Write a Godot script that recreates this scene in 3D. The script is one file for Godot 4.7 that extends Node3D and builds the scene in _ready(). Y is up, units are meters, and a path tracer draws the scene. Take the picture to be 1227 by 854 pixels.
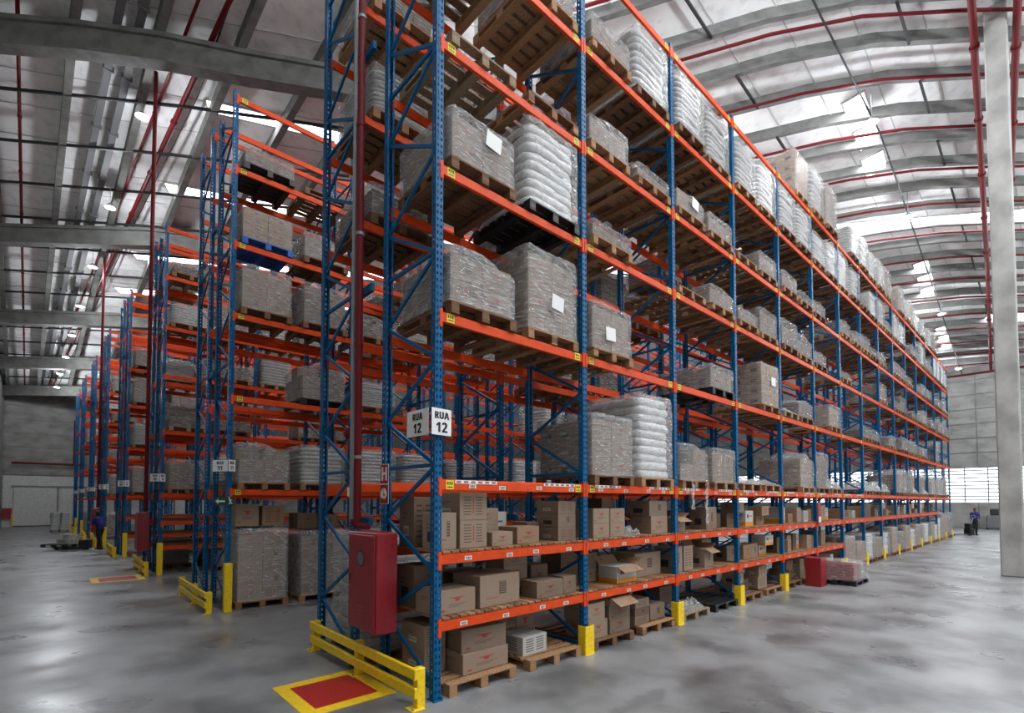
extends Node3D
# A high-bay warehouse. World axes follow the hall: +x runs along the racks away from the end aisle,
# -z runs across the aisles from rack 12 to rack 1; y is up. The corner post of rack 12 stands at the origin.

const BAY := 2.52
const DEPTH := 1.2
const LV := [0.79, 1.52, 2.34, 4.22, 5.90, 7.36, 8.90, 10.37]   # centre heights of the beam levels
const POST_H := 10.52
const ROW_WORD := {12: "twelve", 11: "eleven", 10: "ten", 9: "nine", 8: "eight", 7: "seven", 6: "six", 5: "five"}
const ORD := ["first", "second", "third", "fourth", "fifth", "sixth", "seventh", "eighth", "ninth", "tenth", "eleventh", "twelfth", "thirteenth", "fourteenth", "fifteenth", "sixteenth"]
var rng := RandomNumberGenerator.new()
var M := {}          # materials
var S := {}          # shared meshes
var taken := {}      # numbering of names


func _ready() -> void:
	camera_and_sky()
	materials()
	shapes()
	lights()
	hall()
	roof()
	racks()
	rack_loads()
	shelf_goods()
	end_of_aisle()
	signs()
	floor_things()
	people()


# ---------------------------------------------------------------- camera, sky, light
func camera_and_sky() -> void:
	var cam := Camera3D.new()
	cam.name = "camera"
	add_child(cam)
	var focal := 600.0 / 854.0
	cam.projection = Camera3D.PROJECTION_FRUSTUM
	cam.near = 0.05
	cam.far = 400.0
	cam.size = cam.near / focal
	cam.frustum_offset = Vector2(0.0, (581.1 - 427.0) / 600.0 * cam.near)
	cam.position = Vector3(-3.098, 2.15, 4.593)
	cam.rotation = Vector3(deg_to_rad(1.9), -0.7398, 0.0)
	cam.current = true
	var env := Environment.new()
	env.background_mode = Environment.BG_SKY
	var sky := Sky.new()
	var sm := ProceduralSkyMaterial.new()
	sm.sky_top_color = Color(0.86, 0.90, 0.95)
	sm.sky_horizon_color = Color(0.95, 0.96, 0.97)
	sm.ground_bottom_color = Color(0.62, 0.62, 0.61)
	sm.ground_horizon_color = Color(0.85, 0.86, 0.86)
	sky.sky_material = sm
	env.sky = sky
	env.background_energy_multiplier = 3.5
	env.tonemap_mode = Environment.TONE_MAPPER_LINEAR
	env.tonemap_exposure = 0.95
	env.sdfgi_enabled = true
	env.ssao_enabled = true
	env.ssil_enabled = true
	var we := WorldEnvironment.new()
	we.name = "world_environment"
	we.environment = env
	add_child(we)


# skylights: [start u, start v, end u, end v, width]; strips of daylight panels let into the roof
const SKYLIGHTS := [
	[0.60, 15.45, 18.0, 7.3, 0.45, "far strip"], [0.15, 20.85, 24.0, 9.4, 0.55, "far strip"],
	[-0.35, 27.3, 20.0, 14.3, 0.62, "far strip"], [-0.7, 31.8, 22.0, 17.0, 0.6, "far strip"],
	[24.1, 3.2, 41.5, -16.5, 0.7, "long strip"],
	[17.45, 0.02, 18.55, 0.05, 0.62, "patch"], [19.15, 0.08, 20.3, 0.12, 0.66, "patch"], [20.9, 0.2, 22.1, 0.27, 0.7, "patch"],
	[31.2, 0.22, 32.4, 0.26, 0.6, "patch"], [32.9, 0.3, 34.1, 0.36, 0.6, "patch"], [34.6, 0.42, 35.8, 0.5, 0.6, "patch"],
	[41.4, 0.7, 42.6, 0.74, 0.5, "patch"], [43.1, 0.75, 44.2, 0.78, 0.5, "patch"], [44.7, 0.8, 45.5, 0.83, 0.5, "patch"],
	[6.0, -3.5, 20.5, -19.5, 0.85, "long strip"], [-5.5, -2.5, 8.0, -20.5, 0.85, "long strip"], [42.0, -1.5, 50.5, -11.0, 0.85, "long strip"],  # extra strips, mostly unseen, added to light the rack fronts
]
const LAMPS_END := [[-1.22, 15.98], [-1.66, 21.94], [-1.97, 27.56], [-2.28, 32.64], [-2.52, 37.4], [-2.75, 41.75], [-3.02, 45.75], [-3.18, 49.38]]
const LAMPS_SIDE := [[17.58, -0.49], [24.32, -0.37], [36.25, 0.0], [47.78, 0.44]]


func lights() -> void:
	var n := 0
	for s in SKYLIGHTS:
		var a := Vector3(s[0], roof_y(s[0], s[1]), -s[1])
		var b := Vector3(s[2], roof_y(s[2], s[3]), -s[3])
		var mid := (a + b) * 0.5
		var along := (b - a).normalized()
		var up := Vector3(0.0949, 1.0, -0.1198).normalized()
		var t := node("skylight_panel", mid, self)
		t.basis = Basis(along, up, along.cross(up).normalized())
		t.set_meta("kind", "structure")
		t.set_meta("label", "translucent white skylight %s let into the warehouse roof" % s[5])
		t.set_meta("category", "skylight")
		var long := (b - a).length()
		var q := MB.new()
		q.box(Vector3(0, -0.02, 0), Vector3(long, 0.03, s[4]))
		put("daylight_window_pane", q.mesh(), M.daylight, t)
		var fr := MB.new()
		for e in [-1.0, 1.0]:
			fr.box(Vector3(0, -0.01, e * (s[4] * 0.5 + 0.03)), Vector3(long + 0.12, 0.09, 0.06))
			fr.box(Vector3(e * (long * 0.5 + 0.03), -0.01, 0), Vector3(0.06, 0.09, s[4]))
		put("skylight_frame", fr.mesh(), M.roof_white, t)
		var al := AreaLight3D.new()
		al.name = "skylight_daylight"
		al.area_size = Vector2(long, s[4])
		al.area_normalize_energy = false
		al.light_energy = 11.0 if s[5] != "far strip" else 5.0
		al.light_color = Color(0.97, 0.985, 1.0)
		al.area_range = 120.0
		al.shadow_enabled = true
		t.add_child(al, true)
		al.position = Vector3(0, -0.07, 0)
		al.rotation = Vector3(-PI / 2, 0, 0)
		n += 1


func high_bay(u: float, v: float, label: String, energy: float, drop := 1.2) -> void:
	var y := roof_y(u, v) - drop
	var t := thing("high_bay_lamp", label, "lamp", Vector3(u, y, -v), 0.0, "high-bay ceiling lamps")
	var body := MB.new()
	body.lathe([[0.0, 0.16], [0.07, 0.16], [0.09, 0.1], [0.12, 0.09], [0.19, 0.02], [0.2, 0.0], [0.17, 0.0]], 20)
	put("lamp_housing", body.mesh(), M.grey_metal, t)
	var disc := MB.new()
	disc.lathe([[0.0, -0.012], [0.15, -0.012], [0.17, 0.0], [0.17, 0.008]], 20)
	put("lamp_lens", disc.mesh(), M.lamp_glow, t)
	var rod := MB.new()
	rod.tube(Vector3(0, 0.16, 0), Vector3(0, drop - 0.05, 0), 0.012, 6)
	put("suspension_rod", rod.mesh(), M.grey_metal, t)
	var l := OmniLight3D.new()
	l.name = "lamp_light"
	l.light_energy = energy
	l.light_color = Color(0.96, 0.98, 1.0)
	l.light_size = 0.15
	l.omni_range = 80.0
	l.omni_attenuation = 2.0
	l.shadow_enabled = true
	t.add_child(l)
	l.position = Vector3(0, -0.18, 0)


# ---------------------------------------------------------------- naming helpers
func numbered(called: String) -> String:
	var k: int = taken.get(called, 0)
	taken[called] = k + 1
	return called if k == 0 else "%s_%03d" % [called, k]


func node(called: String, at: Vector3, parent: Node) -> Node3D:
	var o := Node3D.new()
	o.name = numbered(called) if parent == self else called
	parent.add_child(o, true)
	o.position = at
	return o


func thing(called: String, label: String, category: String, at := Vector3.ZERO, turn := 0.0, group := "") -> Node3D:
	var o := node(called, at, self)
	o.rotation.y = turn
	o.set_meta("label", label)
	o.set_meta("category", category)
	if group != "":
		o.set_meta("group", group)
	return o


func put(called: String, mesh: Mesh, m: Material, parent: Node = null, at := Vector3.ZERO, turn := 0.0, size := Vector3.ONE) -> MeshInstance3D:
	var o := MeshInstance3D.new()
	o.mesh = mesh
	if m != null:
		o.material_override = m
	if parent == null:
		parent = self
	o.name = numbered(called) if parent == self else called
	parent.add_child(o, true)
	o.position = at
	o.rotation.y = turn
	o.scale = size
	return o


func tag(o: Node, label: String, category: String, group := "", kind := "") -> Node:
	o.set_meta("label", label)
	if category != "":
		o.set_meta("category", category)
	if group != "":
		o.set_meta("group", group)
	if kind != "":
		o.set_meta("kind", kind)
	return o


func structure(called: String, mesh: Mesh, m: Material, label: String, category: String) -> MeshInstance3D:
	var o := put(called, mesh, m)
	tag(o, label, category, "", "structure")
	return o


func roof_y(u: float, v: float) -> float:
	return 18.96 - 0.0949 * (u + 3.098) - 0.1198 * (v + 4.593)


# ---------------------------------------------------------------- mesh builder
class MB:
	var v := PackedVector3Array()
	var n := PackedVector3Array()
	var t := PackedVector2Array()

	func poly(p: Array, hint: Vector3, uvs: Array = []) -> void:
		var nn: Vector3 = (p[1] - p[0]).cross(p[2] - p[0])
		if nn.length_squared() < 1e-16 and p.size() > 3:
			nn = (p[2] - p[0]).cross(p[3] - p[0])
		nn = nn.normalized()
		var order := range(p.size())
		if nn.dot(hint) > 0.0:
			order.reverse()
		else:
			nn = -nn
		var a := nn.abs()
		for k in range(1, p.size() - 1):
			for i in [order[0], order[k], order[k + 1]]:
				var q: Vector3 = p[i]
				v.append(q)
				n.append(nn)
				if uvs.size():
					t.append(uvs[i])
				elif a.y >= a.x and a.y >= a.z:
					t.append(Vector2(q.x, q.z))
				elif a.x >= a.z:
					t.append(Vector2(q.z, -q.y))
				else:
					t.append(Vector2(q.x, -q.y))

	func box(c: Vector3, s: Vector3) -> void:
		cbox(c, s, 0.0)

	func cbox(c: Vector3, s: Vector3, b: float, bs := Basis.IDENTITY) -> void:
		var h := s * 0.5
		for ax in 3:
			var o1 := (ax + 1) % 3
			var o2 := (ax + 2) % 3
			for sg in [-1.0, 1.0]:
				var pts := []
				for q in [[-1.0, -1.0], [1.0, -1.0], [1.0, 1.0], [-1.0, 1.0]]:
					var p := Vector3.ZERO
					p[ax] = sg * h[ax]
					p[o1] = q[0] * (h[o1] - b)
					p[o2] = q[1] * (h[o2] - b)
					pts.append(c + bs * p)
				var hint := Vector3.ZERO
				hint[ax] = sg
				poly(pts, bs * hint)
			if b > 0.0:
				for s1 in [-1.0, 1.0]:
					for s2 in [-1.0, 1.0]:
						# bevel along axis ax between faces o1 (sign s1) and o2 (sign s2)
						var a1 := Vector3.ZERO
						a1[o1] = s1 * h[o1]
						a1[o2] = s2 * (h[o2] - b)
						var a2 := Vector3.ZERO
						a2[o1] = s1 * (h[o1] - b)
						a2[o2] = s2 * h[o2]
						var e := Vector3.ZERO
						e[ax] = h[ax] - b
						var hint := Vector3.ZERO
						hint[o1] = s1
						hint[o2] = s2
						poly([c + bs * (a1 - e), c + bs * (a1 + e), c + bs * (a2 + e), c + bs * (a2 - e)], bs * hint)
		if b > 0.0:
			for sx in [-1.0, 1.0]:
				for sy in [-1.0, 1.0]:
					for sz in [-1.0, 1.0]:
						var sv := Vector3(sx, sy, sz)
						poly([c + bs * (sv * Vector3(h.x, h.y - b, h.z - b)), c + bs * (sv * Vector3(h.x - b, h.y, h.z - b)), c + bs * (sv * Vector3(h.x - b, h.y - b, h.z))], bs * sv)

	func tube(a: Vector3, b: Vector3, r: float, sides := 8, r2 := -1.0) -> void:
		if r2 < 0.0:
			r2 = r
		var d := (b - a).normalized()
		var x := d.cross(Vector3.UP if absf(d.y) < 0.9 else Vector3.RIGHT).normalized()
		var y := d.cross(x)
		var ra := []
		var rb := []
		for i in sides:
			var w := TAU * i / sides
			var o := x * cos(w) + y * sin(w)
			ra.append(a + o * r)
			rb.append(b + o * r2)
		for i in sides:
			var j := (i + 1) % sides
			poly([ra[i], rb[i], rb[j], ra[j]], (ra[i] + ra[j]) * 0.5 - a)
		poly(ra, -d)
		poly(rb, d)

	func bar(a: Vector3, b: Vector3, w: float, h: float) -> void:
		var d := (b - a)
		var x := d.normalized()
		var y := Vector3.UP
		if absf(x.y) > 0.95:
			y = Vector3.RIGHT
		var z := x.cross(y).normalized()
		y = z.cross(x)
		cbox((a + b) * 0.5, Vector3(d.length(), h, w), 0.0, Basis(x, y, z))

	func lathe(profile: Array, sides := 16, at := Vector3.ZERO) -> void:
		for k in profile.size() - 1:
			var p: Array = profile[k]
			var q: Array = profile[k + 1]
			for i in sides:
				var w0 := TAU * i / sides
				var w1 := TAU * (i + 1) / sides
				var c0 := Vector3(cos(w0), 0, sin(w0))
				var c1 := Vector3(cos(w1), 0, sin(w1))
				var pts := []
				if p[0] > 1e-5:
					pts.append(at + c0 * p[0] + Vector3.UP * p[1])
				pts.append(at + c1 * p[0] + Vector3.UP * p[1])
				pts.append(at + c1 * q[0] + Vector3.UP * q[1])
				if q[0] > 1e-5:
					pts.append(at + c0 * q[0] + Vector3.UP * q[1])
				var dr: float = q[0] - p[0]
				var dy: float = q[1] - p[1]
				# outward on the right of the profile's direction, seen with the axis on the left
				var out := (c0 + c1) * (dy if absf(dy) > 1e-5 else 0.0) + Vector3.UP * -dr
				if profile[0][1] > profile[profile.size() - 1][1]:
					out = -out
				poly(pts, out)

	# a beam of width w and height h whose top follows the points
	func sweep(pts: Array, w: float, h: float) -> void:
		var l := []
		var r := []
		for i in pts.size():
			var d: Vector3 = (pts[mini(i + 1, pts.size() - 1)] - pts[maxi(i - 1, 0)])
			d.y = 0.0
			var s := d.normalized().cross(Vector3.UP) * w * 0.5
			l.append(pts[i] - s)
			r.append(pts[i] + s)
		var dn := Vector3.DOWN * h
		for i in pts.size() - 1:
			poly([l[i], l[i + 1], r[i + 1], r[i]], Vector3.UP)
			poly([l[i] + dn, l[i + 1] + dn, r[i + 1] + dn, r[i] + dn], Vector3.DOWN)
			poly([l[i], l[i + 1], l[i + 1] + dn, l[i] + dn], l[i] - r[i])
			poly([r[i], r[i + 1], r[i + 1] + dn, r[i] + dn], r[i] - l[i])
		var e := pts.size() - 1
		poly([l[0], r[0], r[0] + dn, l[0] + dn], pts[0] - pts[1])
		poly([l[e], r[e], r[e] + dn, l[e] + dn], pts[e] - pts[e - 1])

	func mesh() -> ArrayMesh:
		var m := ArrayMesh.new()
		add_to(m)
		return m

	func add_to(m: ArrayMesh) -> void:
		var a := []
		a.resize(Mesh.ARRAY_MAX)
		a[Mesh.ARRAY_VERTEX] = v
		a[Mesh.ARRAY_NORMAL] = n
		a[Mesh.ARRAY_TEX_UV] = t
		m.add_surface_from_arrays(Mesh.PRIMITIVE_TRIANGLES, a)


# ---------------------------------------------------------------- materials
func noise_tex(freq: float, kind: int, octaves: int, size: int, ramp: Array, seed_: int, normal := false, strength := 4.0) -> NoiseTexture2D:
	var f := FastNoiseLite.new()
	f.seed = seed_
	f.noise_type = kind
	f.frequency = freq
	f.fractal_type = FastNoiseLite.FRACTAL_FBM
	f.fractal_octaves = octaves
	var t := NoiseTexture2D.new()
	t.width = size
	t.height = size
	t.seamless = true
	t.noise = f
	if normal:
		t.as_normal_map = true
		t.bump_strength = strength
	if ramp.size():
		var g := Gradient.new()
		var offs := PackedFloat32Array()
		var cols := PackedColorArray()
		for r in ramp:
			offs.append(r[0])
			cols.append(r[1])
		g.offsets = offs
		g.colors = cols
		t.color_ramp = g
	return t


func wrinkle_tex(seed_: int) -> NoiseTexture2D:
	var f := FastNoiseLite.new()
	f.seed = seed_
	f.noise_type = FastNoiseLite.TYPE_SIMPLEX
	f.frequency = 0.011
	f.fractal_type = FastNoiseLite.FRACTAL_RIDGED
	f.fractal_octaves = 3
	f.domain_warp_enabled = true
	f.domain_warp_amplitude = 40.0
	f.domain_warp_frequency = 0.01
	var t := NoiseTexture2D.new()
	t.width = 512
	t.height = 512
	t.seamless = true
	t.noise = f
	return t


func mat(c: Color, rough: float, metal := 0.0, tex: Texture2D = null, scale := Vector3.ONE, world := false) -> StandardMaterial3D:
	var m := StandardMaterial3D.new()
	m.albedo_color = c
	m.roughness = rough
	m.metallic = metal
	if tex != null:
		m.albedo_texture = tex
		m.uv1_triplanar = true
		m.uv1_world_triplanar = world
		m.uv1_scale = scale
		m.uv1_triplanar_sharpness = 6.0
	return m


func materials() -> void:
	var g := func(x: float) -> Color: return Color(x, x, x)
	var wear := noise_tex(0.02, FastNoiseLite.TYPE_SIMPLEX, 5, 512, [[0.0, g.call(0.88)], [0.4, g.call(0.97)], [1.0, g.call(1.0)]], 3)
	var concrete := noise_tex(0.0045, FastNoiseLite.TYPE_SIMPLEX, 6, 1024, [[0.0, g.call(0.76)], [0.5, g.call(0.9)], [1.0, g.call(1.0)]], 5)
	var slab := noise_tex(0.006, FastNoiseLite.TYPE_SIMPLEX, 7, 1024, [[0.0, Color(0.60, 0.60, 0.60)], [0.38, Color(0.80, 0.80, 0.795)], [0.55, Color(0.90, 0.90, 0.895)], [1.0, g.call(1.0)]], 11)
	var slab_rough := noise_tex(0.01, FastNoiseLite.TYPE_SIMPLEX, 6, 512, [[0.0, g.call(0.42)], [0.5, g.call(0.62)], [1.0, g.call(1.0)]], 12)
	var crumple := wrinkle_tex(21)
	# folds of the film show whiter; painted white streaks also stand in for glints
	var fold_glints := wrinkle_tex(33)
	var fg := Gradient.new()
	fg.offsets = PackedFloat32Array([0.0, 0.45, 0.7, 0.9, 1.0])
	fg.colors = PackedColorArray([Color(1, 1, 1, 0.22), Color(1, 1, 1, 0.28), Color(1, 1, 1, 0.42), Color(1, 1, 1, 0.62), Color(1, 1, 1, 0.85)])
	fold_glints.color_ramp = fg
	var grain := noise_tex(0.03, FastNoiseLite.TYPE_SIMPLEX, 5, 512, [[0.0, g.call(0.55)], [0.5, g.call(0.82)], [1.0, g.call(1.0)]], 31)
	M.blue = mat(Color(0.0, 0.335, 0.52), 0.4, 0.0, wear, Vector3(0.6, 0.6, 0.6))
	M.blue.metallic_specular = 0.32
	M.orange = mat(Color(0.84, 0.285, 0.10), 0.5, 0.0, wear, Vector3(0.5, 0.5, 0.5), true)
	M.orange.metallic_specular = 0.3
	M.yellow = mat(Color(0.95, 0.80, 0.07), 0.45, 0.0, wear, Vector3(1.1, 1.1, 1.1))
	M.red = mat(Color(0.55, 0.10, 0.14), 0.35, 0.0, wear, Vector3(0.8, 0.8, 0.8))
	M.red_pipe = mat(Color(0.38, 0.075, 0.10), 0.5)
	M.red_pipe.metallic_specular = 0.3
	M.red_floor = mat(Color(0.66, 0.10, 0.09), 0.5, 0.0, wear, Vector3(1.3, 1.3, 1.3), true)
	M.yellow_floor = mat(Color(0.93, 0.77, 0.10), 0.5, 0.0, wear, Vector3(1.3, 1.3, 1.3), true)
	M.grey_metal = mat(Color(0.62, 0.63, 0.64), 0.4, 0.5)
	M.dark_metal = mat(Color(0.2, 0.205, 0.21), 0.5, 0.4)
	M.galv = mat(Color(0.5, 0.51, 0.52), 0.45, 0.3)
	M.black = mat(Color(0.03, 0.03, 0.03), 0.6)
	M.white = mat(Color(0.86, 0.86, 0.86), 0.5)
	M.off_white = mat(Color(0.80, 0.80, 0.785), 0.5, 0.0, wear, Vector3(0.3, 0.3, 0.3))
	M.paper = mat(Color(0.88, 0.88, 0.87), 0.7)
	M.ink = mat(Color(0.06, 0.06, 0.06), 0.6)
	M.tag_yellow = mat(Color(0.85, 0.78, 0.12), 0.6)
	M.green_sign = mat(Color(0.05, 0.24, 0.17), 0.5)
	M.sign_red = mat(Color(0.58, 0.08, 0.10), 0.5)
	M.roof_white = mat(Color(0.84, 0.84, 0.835), 0.6, 0.0, concrete, Vector3(0.12, 0.12, 0.12), true)
	M.roof_deck = mat(Color(0.95, 0.95, 0.945), 0.9, 0.0, wear, Vector3(0.15, 0.15, 0.15), true)
	M.joist = mat(Color(0.50, 0.50, 0.49), 0.75, 0.0, concrete, Vector3(0.35, 0.35, 0.35), true)
	M.girder = mat(Color(0.47, 0.47, 0.455), 0.85, 0.0, concrete, Vector3(0.3, 0.3, 0.3), true)  # joist concrete in a darker tone, used over the end aisle
	M.wall = mat(Color(0.62, 0.615, 0.60), 0.85, 0.0, concrete, Vector3(0.12, 0.2, 0.12), true)
	M.column = mat(Color(0.70, 0.695, 0.68), 0.8, 0.0, concrete, Vector3(0.2, 0.16, 0.2), true)
	M.duct = mat(Color(0.40, 0.405, 0.41), 0.6)
	M.floor = mat(Color(0.545, 0.55, 0.555), 0.55, 0.0, slab, Vector3(0.09, 0.09, 0.09), true)
	M.floor.roughness_texture = slab_rough
	var stains := StandardMaterial3D.DETAIL_UV_2
	M.floor.detail_enabled = true
	M.floor.detail_uv_layer = stains
	M.floor.detail_albedo = stain_picture()
	M.floor.metallic_specular = 0.6
	var wood := [Color(0.64, 0.46, 0.30), Color(0.72, 0.545, 0.38), Color(0.52, 0.365, 0.245), Color(0.66, 0.56, 0.44), Color(0.30, 0.275, 0.26)]
	for k in wood.size():
		M["wood%d" % k] = mat(wood[k], 0.8, 0.0, grain, Vector3(0.9, 6.0, 5.0))
	M.blue_pallet = mat(Color(0.08, 0.33, 0.68), 0.6, 0.0, wear, Vector3(1, 1, 1))
	M.black_pallet = mat(Color(0.055, 0.055, 0.06), 0.55)
	# stretch film: a thin clear sheet with wrinkles
	for k in 3:
		var f := StandardMaterial3D.new()
		f.transparency = BaseMaterial3D.TRANSPARENCY_ALPHA
		f.albedo_color = [Color(0.86, 0.86, 0.855, 0.85), Color(0.86, 0.86, 0.86, 0.95), Color(0.92, 0.92, 0.92, 1.0)][k]
		f.albedo_texture = fold_glints
		f.roughness = 0.2
		f.metallic_specular = 0.9
		f.heightmap_enabled = true
		f.heightmap_texture = crumple
		f.heightmap_scale = 3.6
		f.uv1_triplanar = true
		f.uv1_scale = [Vector3(0.34, 1.9, 0.34), Vector3(0.4, 1.7, 0.4), Vector3(1.0, 1.0, 1.0)][k]
		f.uv1_offset = Vector3(0.13 * k, 0.31 * k, 0.7)
		M["film%d" % k] = f
	var bag := mat(Color(0.80, 0.80, 0.80), 0.32)
	bag.heightmap_enabled = true
	bag.heightmap_texture = crumple
	bag.heightmap_scale = 1.2
	bag.uv1_triplanar = true
	bag.uv1_scale = Vector3(0.8, 0.8, 0.8)
	M.bag = bag
	M.bag_grey = bag.duplicate()
	M.bag_grey.albedo_color = Color(0.62, 0.62, 0.61)
	var sheet := carton_picture()
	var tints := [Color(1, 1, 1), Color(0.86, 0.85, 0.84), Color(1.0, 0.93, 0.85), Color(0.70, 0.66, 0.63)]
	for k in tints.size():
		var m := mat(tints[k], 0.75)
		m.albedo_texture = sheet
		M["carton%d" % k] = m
	var pale := mat(Color(0.86, 0.855, 0.84), 0.7)
	pale.albedo_texture = pale_picture()
	M.pale_carton = pale
	var glow := mat(Color(1, 1, 1), 0.4)
	glow.emission_enabled = true
	glow.emission = Color(0.97, 0.985, 1.0)
	glow.emission_energy_multiplier = 4.0
	M.daylight = glow
	var lg := mat(Color(1, 1, 1), 0.4)
	lg.emission_enabled = true
	lg.emission = Color(1.0, 1.0, 1.0)
	lg.emission_energy_multiplier = 14.0
	M.lamp_glow = lg
	var gl := StandardMaterial3D.new()
	gl.transparency = BaseMaterial3D.TRANSPARENCY_ALPHA
	gl.albedo_color = Color(0.9, 0.93, 0.95, 0.08)
	gl.roughness = 0.05
	M.glass = gl
	M.shirt = mat(Color(0.10, 0.11, 0.42), 0.85)
	M.trousers = mat(Color(0.05, 0.06, 0.09), 0.85)
	M.skin = mat(Color(0.45, 0.29, 0.21), 0.6)
	M.hair = mat(Color(0.03, 0.025, 0.02), 0.6)


# dark oil and tyre marks on the slab: an alpha picture over 40 x 40 m
func stain_picture() -> ImageTexture:
	var size := 1024
	var im := Image.create(size, size, false, Image.FORMAT_RGBA8)
	im.fill(Color(0.2, 0.2, 0.2, 0.0))
	var nz := FastNoiseLite.new()
	nz.seed = 77
	nz.frequency = 0.05
	var r := RandomNumberGenerator.new()
	r.seed = 909
	# centre (u, v), radii and strength; the picture spans u -8..32, v -16..24
	var spots := [[3.4, -3.1, 0.55, 0.22, 0.34], [5.4, -1.55, 0.45, 0.2, 0.4], [2.7, -1.6, 0.4, 0.16, 0.32], [1.6, -1.5, 0.6, 0.12, 0.3], [0.6, -2.2, 0.34, 0.2, 0.36], [7.4, -2.4, 0.7, 0.14, 0.28], [4.2, -0.95, 0.26, 0.1, 0.4], [9.2, -2.6, 0.5, 0.12, 0.25], [2.1, -3.4, 0.5, 0.3, 0.2]]
	for k in 90:
		spots.append([r.randf_range(-6.0, 20.0), r.randf_range(-7.0, 20.0), r.randf_range(0.03, 0.24), r.randf_range(0.02, 0.09), r.randf_range(0.06, 0.2)])
	for s in spots:
		var cx: float = (s[0] + 8.0) / 40.0 * size
		var cy: float = (s[1] + 16.0) / 40.0 * size
		var rx: float = s[2] / 40.0 * size
		var ry: float = s[3] / 40.0 * size
		for y in range(maxi(0, int(cy - ry * 1.6)), mini(size - 1, int(cy + ry * 1.6) + 1) + 1):
			for x in range(maxi(0, int(cx - rx * 1.6)), mini(size - 1, int(cx + rx * 1.6) + 1) + 1):
				var d := Vector2((x - cx) / rx, (y - cy) / ry).length() + nz.get_noise_2d(x * 3.0, y * 3.0) * 0.7
				if d < 1.0:
					var a: float = s[4] * clampf((1.0 - d) * 4.0, 0.0, 1.0)
					if a > im.get_pixel(x, y).a:
						im.set_pixel(x, y, Color(0.2, 0.2, 0.2, a))
	return ImageTexture.create_from_image(im)


# printed cardboard: 4 styles (rows) of front, end, top and plain faces (columns)
func carton_picture() -> ImageTexture:
	var c := 128
	var im := Image.create(c * 4, c * 4, false, Image.FORMAT_RGB8)
	var r := RandomNumberGenerator.new()
	r.seed = 4
	var base := Color(0.545, 0.465, 0.395)
	im.fill(base)
	for k in 26000:
		var d := r.randf_range(-0.035, 0.035)
		var w := r.randi_range(1, 5)
		im.fill_rect(Rect2i(r.randi_range(0, c * 4 - 6), r.randi_range(0, c * 4 - 1), w, 1), Color(base.r + d, base.g + d, base.b + d))
	var ink := Color(0.30, 0.24, 0.20)
	var red := Color(0.60, 0.22, 0.15)
	for s in 4:
		var y: int = s * c
		# front
		if s == 0 or s == 2:
			for i in 12:      # a red winged mark
				im.fill_rect(Rect2i(40 + i * 2, y + 40 + i, 50 - i * 4, 1), red)
			im.fill_rect(Rect2i(58, y + 50, 14, 12), red)
			for i in 3:
				im.fill_rect(Rect2i(36, y + 74 + i * 7, 60 - i * 12, 2), ink)
			im.fill_rect(Rect2i(12, y + 100, 12, 12), Color(0.58, 0.28, 0.2))
		elif s == 1:
			for i in 7:
				im.fill_rect(Rect2i(18, y + 20 + i * 13, 34, 4), ink)
				im.fill_rect(Rect2i(74, y + 20 + i * 13, 30, 4), ink)
			im.fill_rect(Rect2i(60, y + 26, 5, 70), red)
		else:
			im.fill_rect(Rect2i(60, y + 30, 22, 52), ink)
			for i in 5:
				im.fill_rect(Rect2i(62, y + 33 + i * 10, 18, 3), base)
			im.fill_rect(Rect2i(20, y + 92, 36, 3), red)
		# end
		im.fill_rect(Rect2i(c + 30, y + 40, 50, 3), ink)
		im.fill_rect(Rect2i(c + 30, y + 52, 36, 3), ink)
		if s == 3:
			im.fill_rect(Rect2i(c + 40, y + 66, 50, 36), Color(0.14, 0.14, 0.18))
		elif s == 1:
			im.fill_rect(Rect2i(c + 40, y + 74, 44, 26), Color(0.78, 0.77, 0.75))
			for i in 9:
				im.fill_rect(Rect2i(c + 44 + i * 4, y + 80, 2, 14), ink)
		# top: a band of tape
		im.fill_rect(Rect2i(2 * c, y + 58, c, 13), Color(0.62, 0.53, 0.43))
		im.fill_rect(Rect2i(2 * c, y + 64, c, 1), Color(0.36, 0.29, 0.23))
	return ImageTexture.create_from_image(im)


func pale_picture() -> ImageTexture:
	var c := 128
	var im := Image.create(c * 4, c * 4, false, Image.FORMAT_RGB8)
	im.fill(Color(0.80, 0.79, 0.775))
	for s in 4:
		var y: int = s * c
		if s % 2 == 0:
			im.fill_rect(Rect2i(0, y + 92, c * 4, 36), Color(0.93, 0.60, 0.06))
			im.fill_rect(Rect2i(20, y + 30, 30, 30), Color(0.55, 0.2, 0.18))
			im.fill_rect(Rect2i(60, y + 40, 44, 8), Color(0.35, 0.35, 0.36))
		else:
			for i in 6:
				im.fill_rect(Rect2i(16, y + 18 + i * 16, 40, 7), Color(0.42, 0.42, 0.42))
				im.fill_rect(Rect2i(70, y + 18 + i * 16, 40, 7), Color(0.42, 0.42, 0.42))
				im.fill_rect(Rect2i(c + 24, y + 18 + i * 16, 70, 7), Color(0.42, 0.42, 0.42))
		im.fill_rect(Rect2i(2 * c, y, c, c), Color(0.80, 0.79, 0.775))
	return ImageTexture.create_from_image(im)


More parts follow.
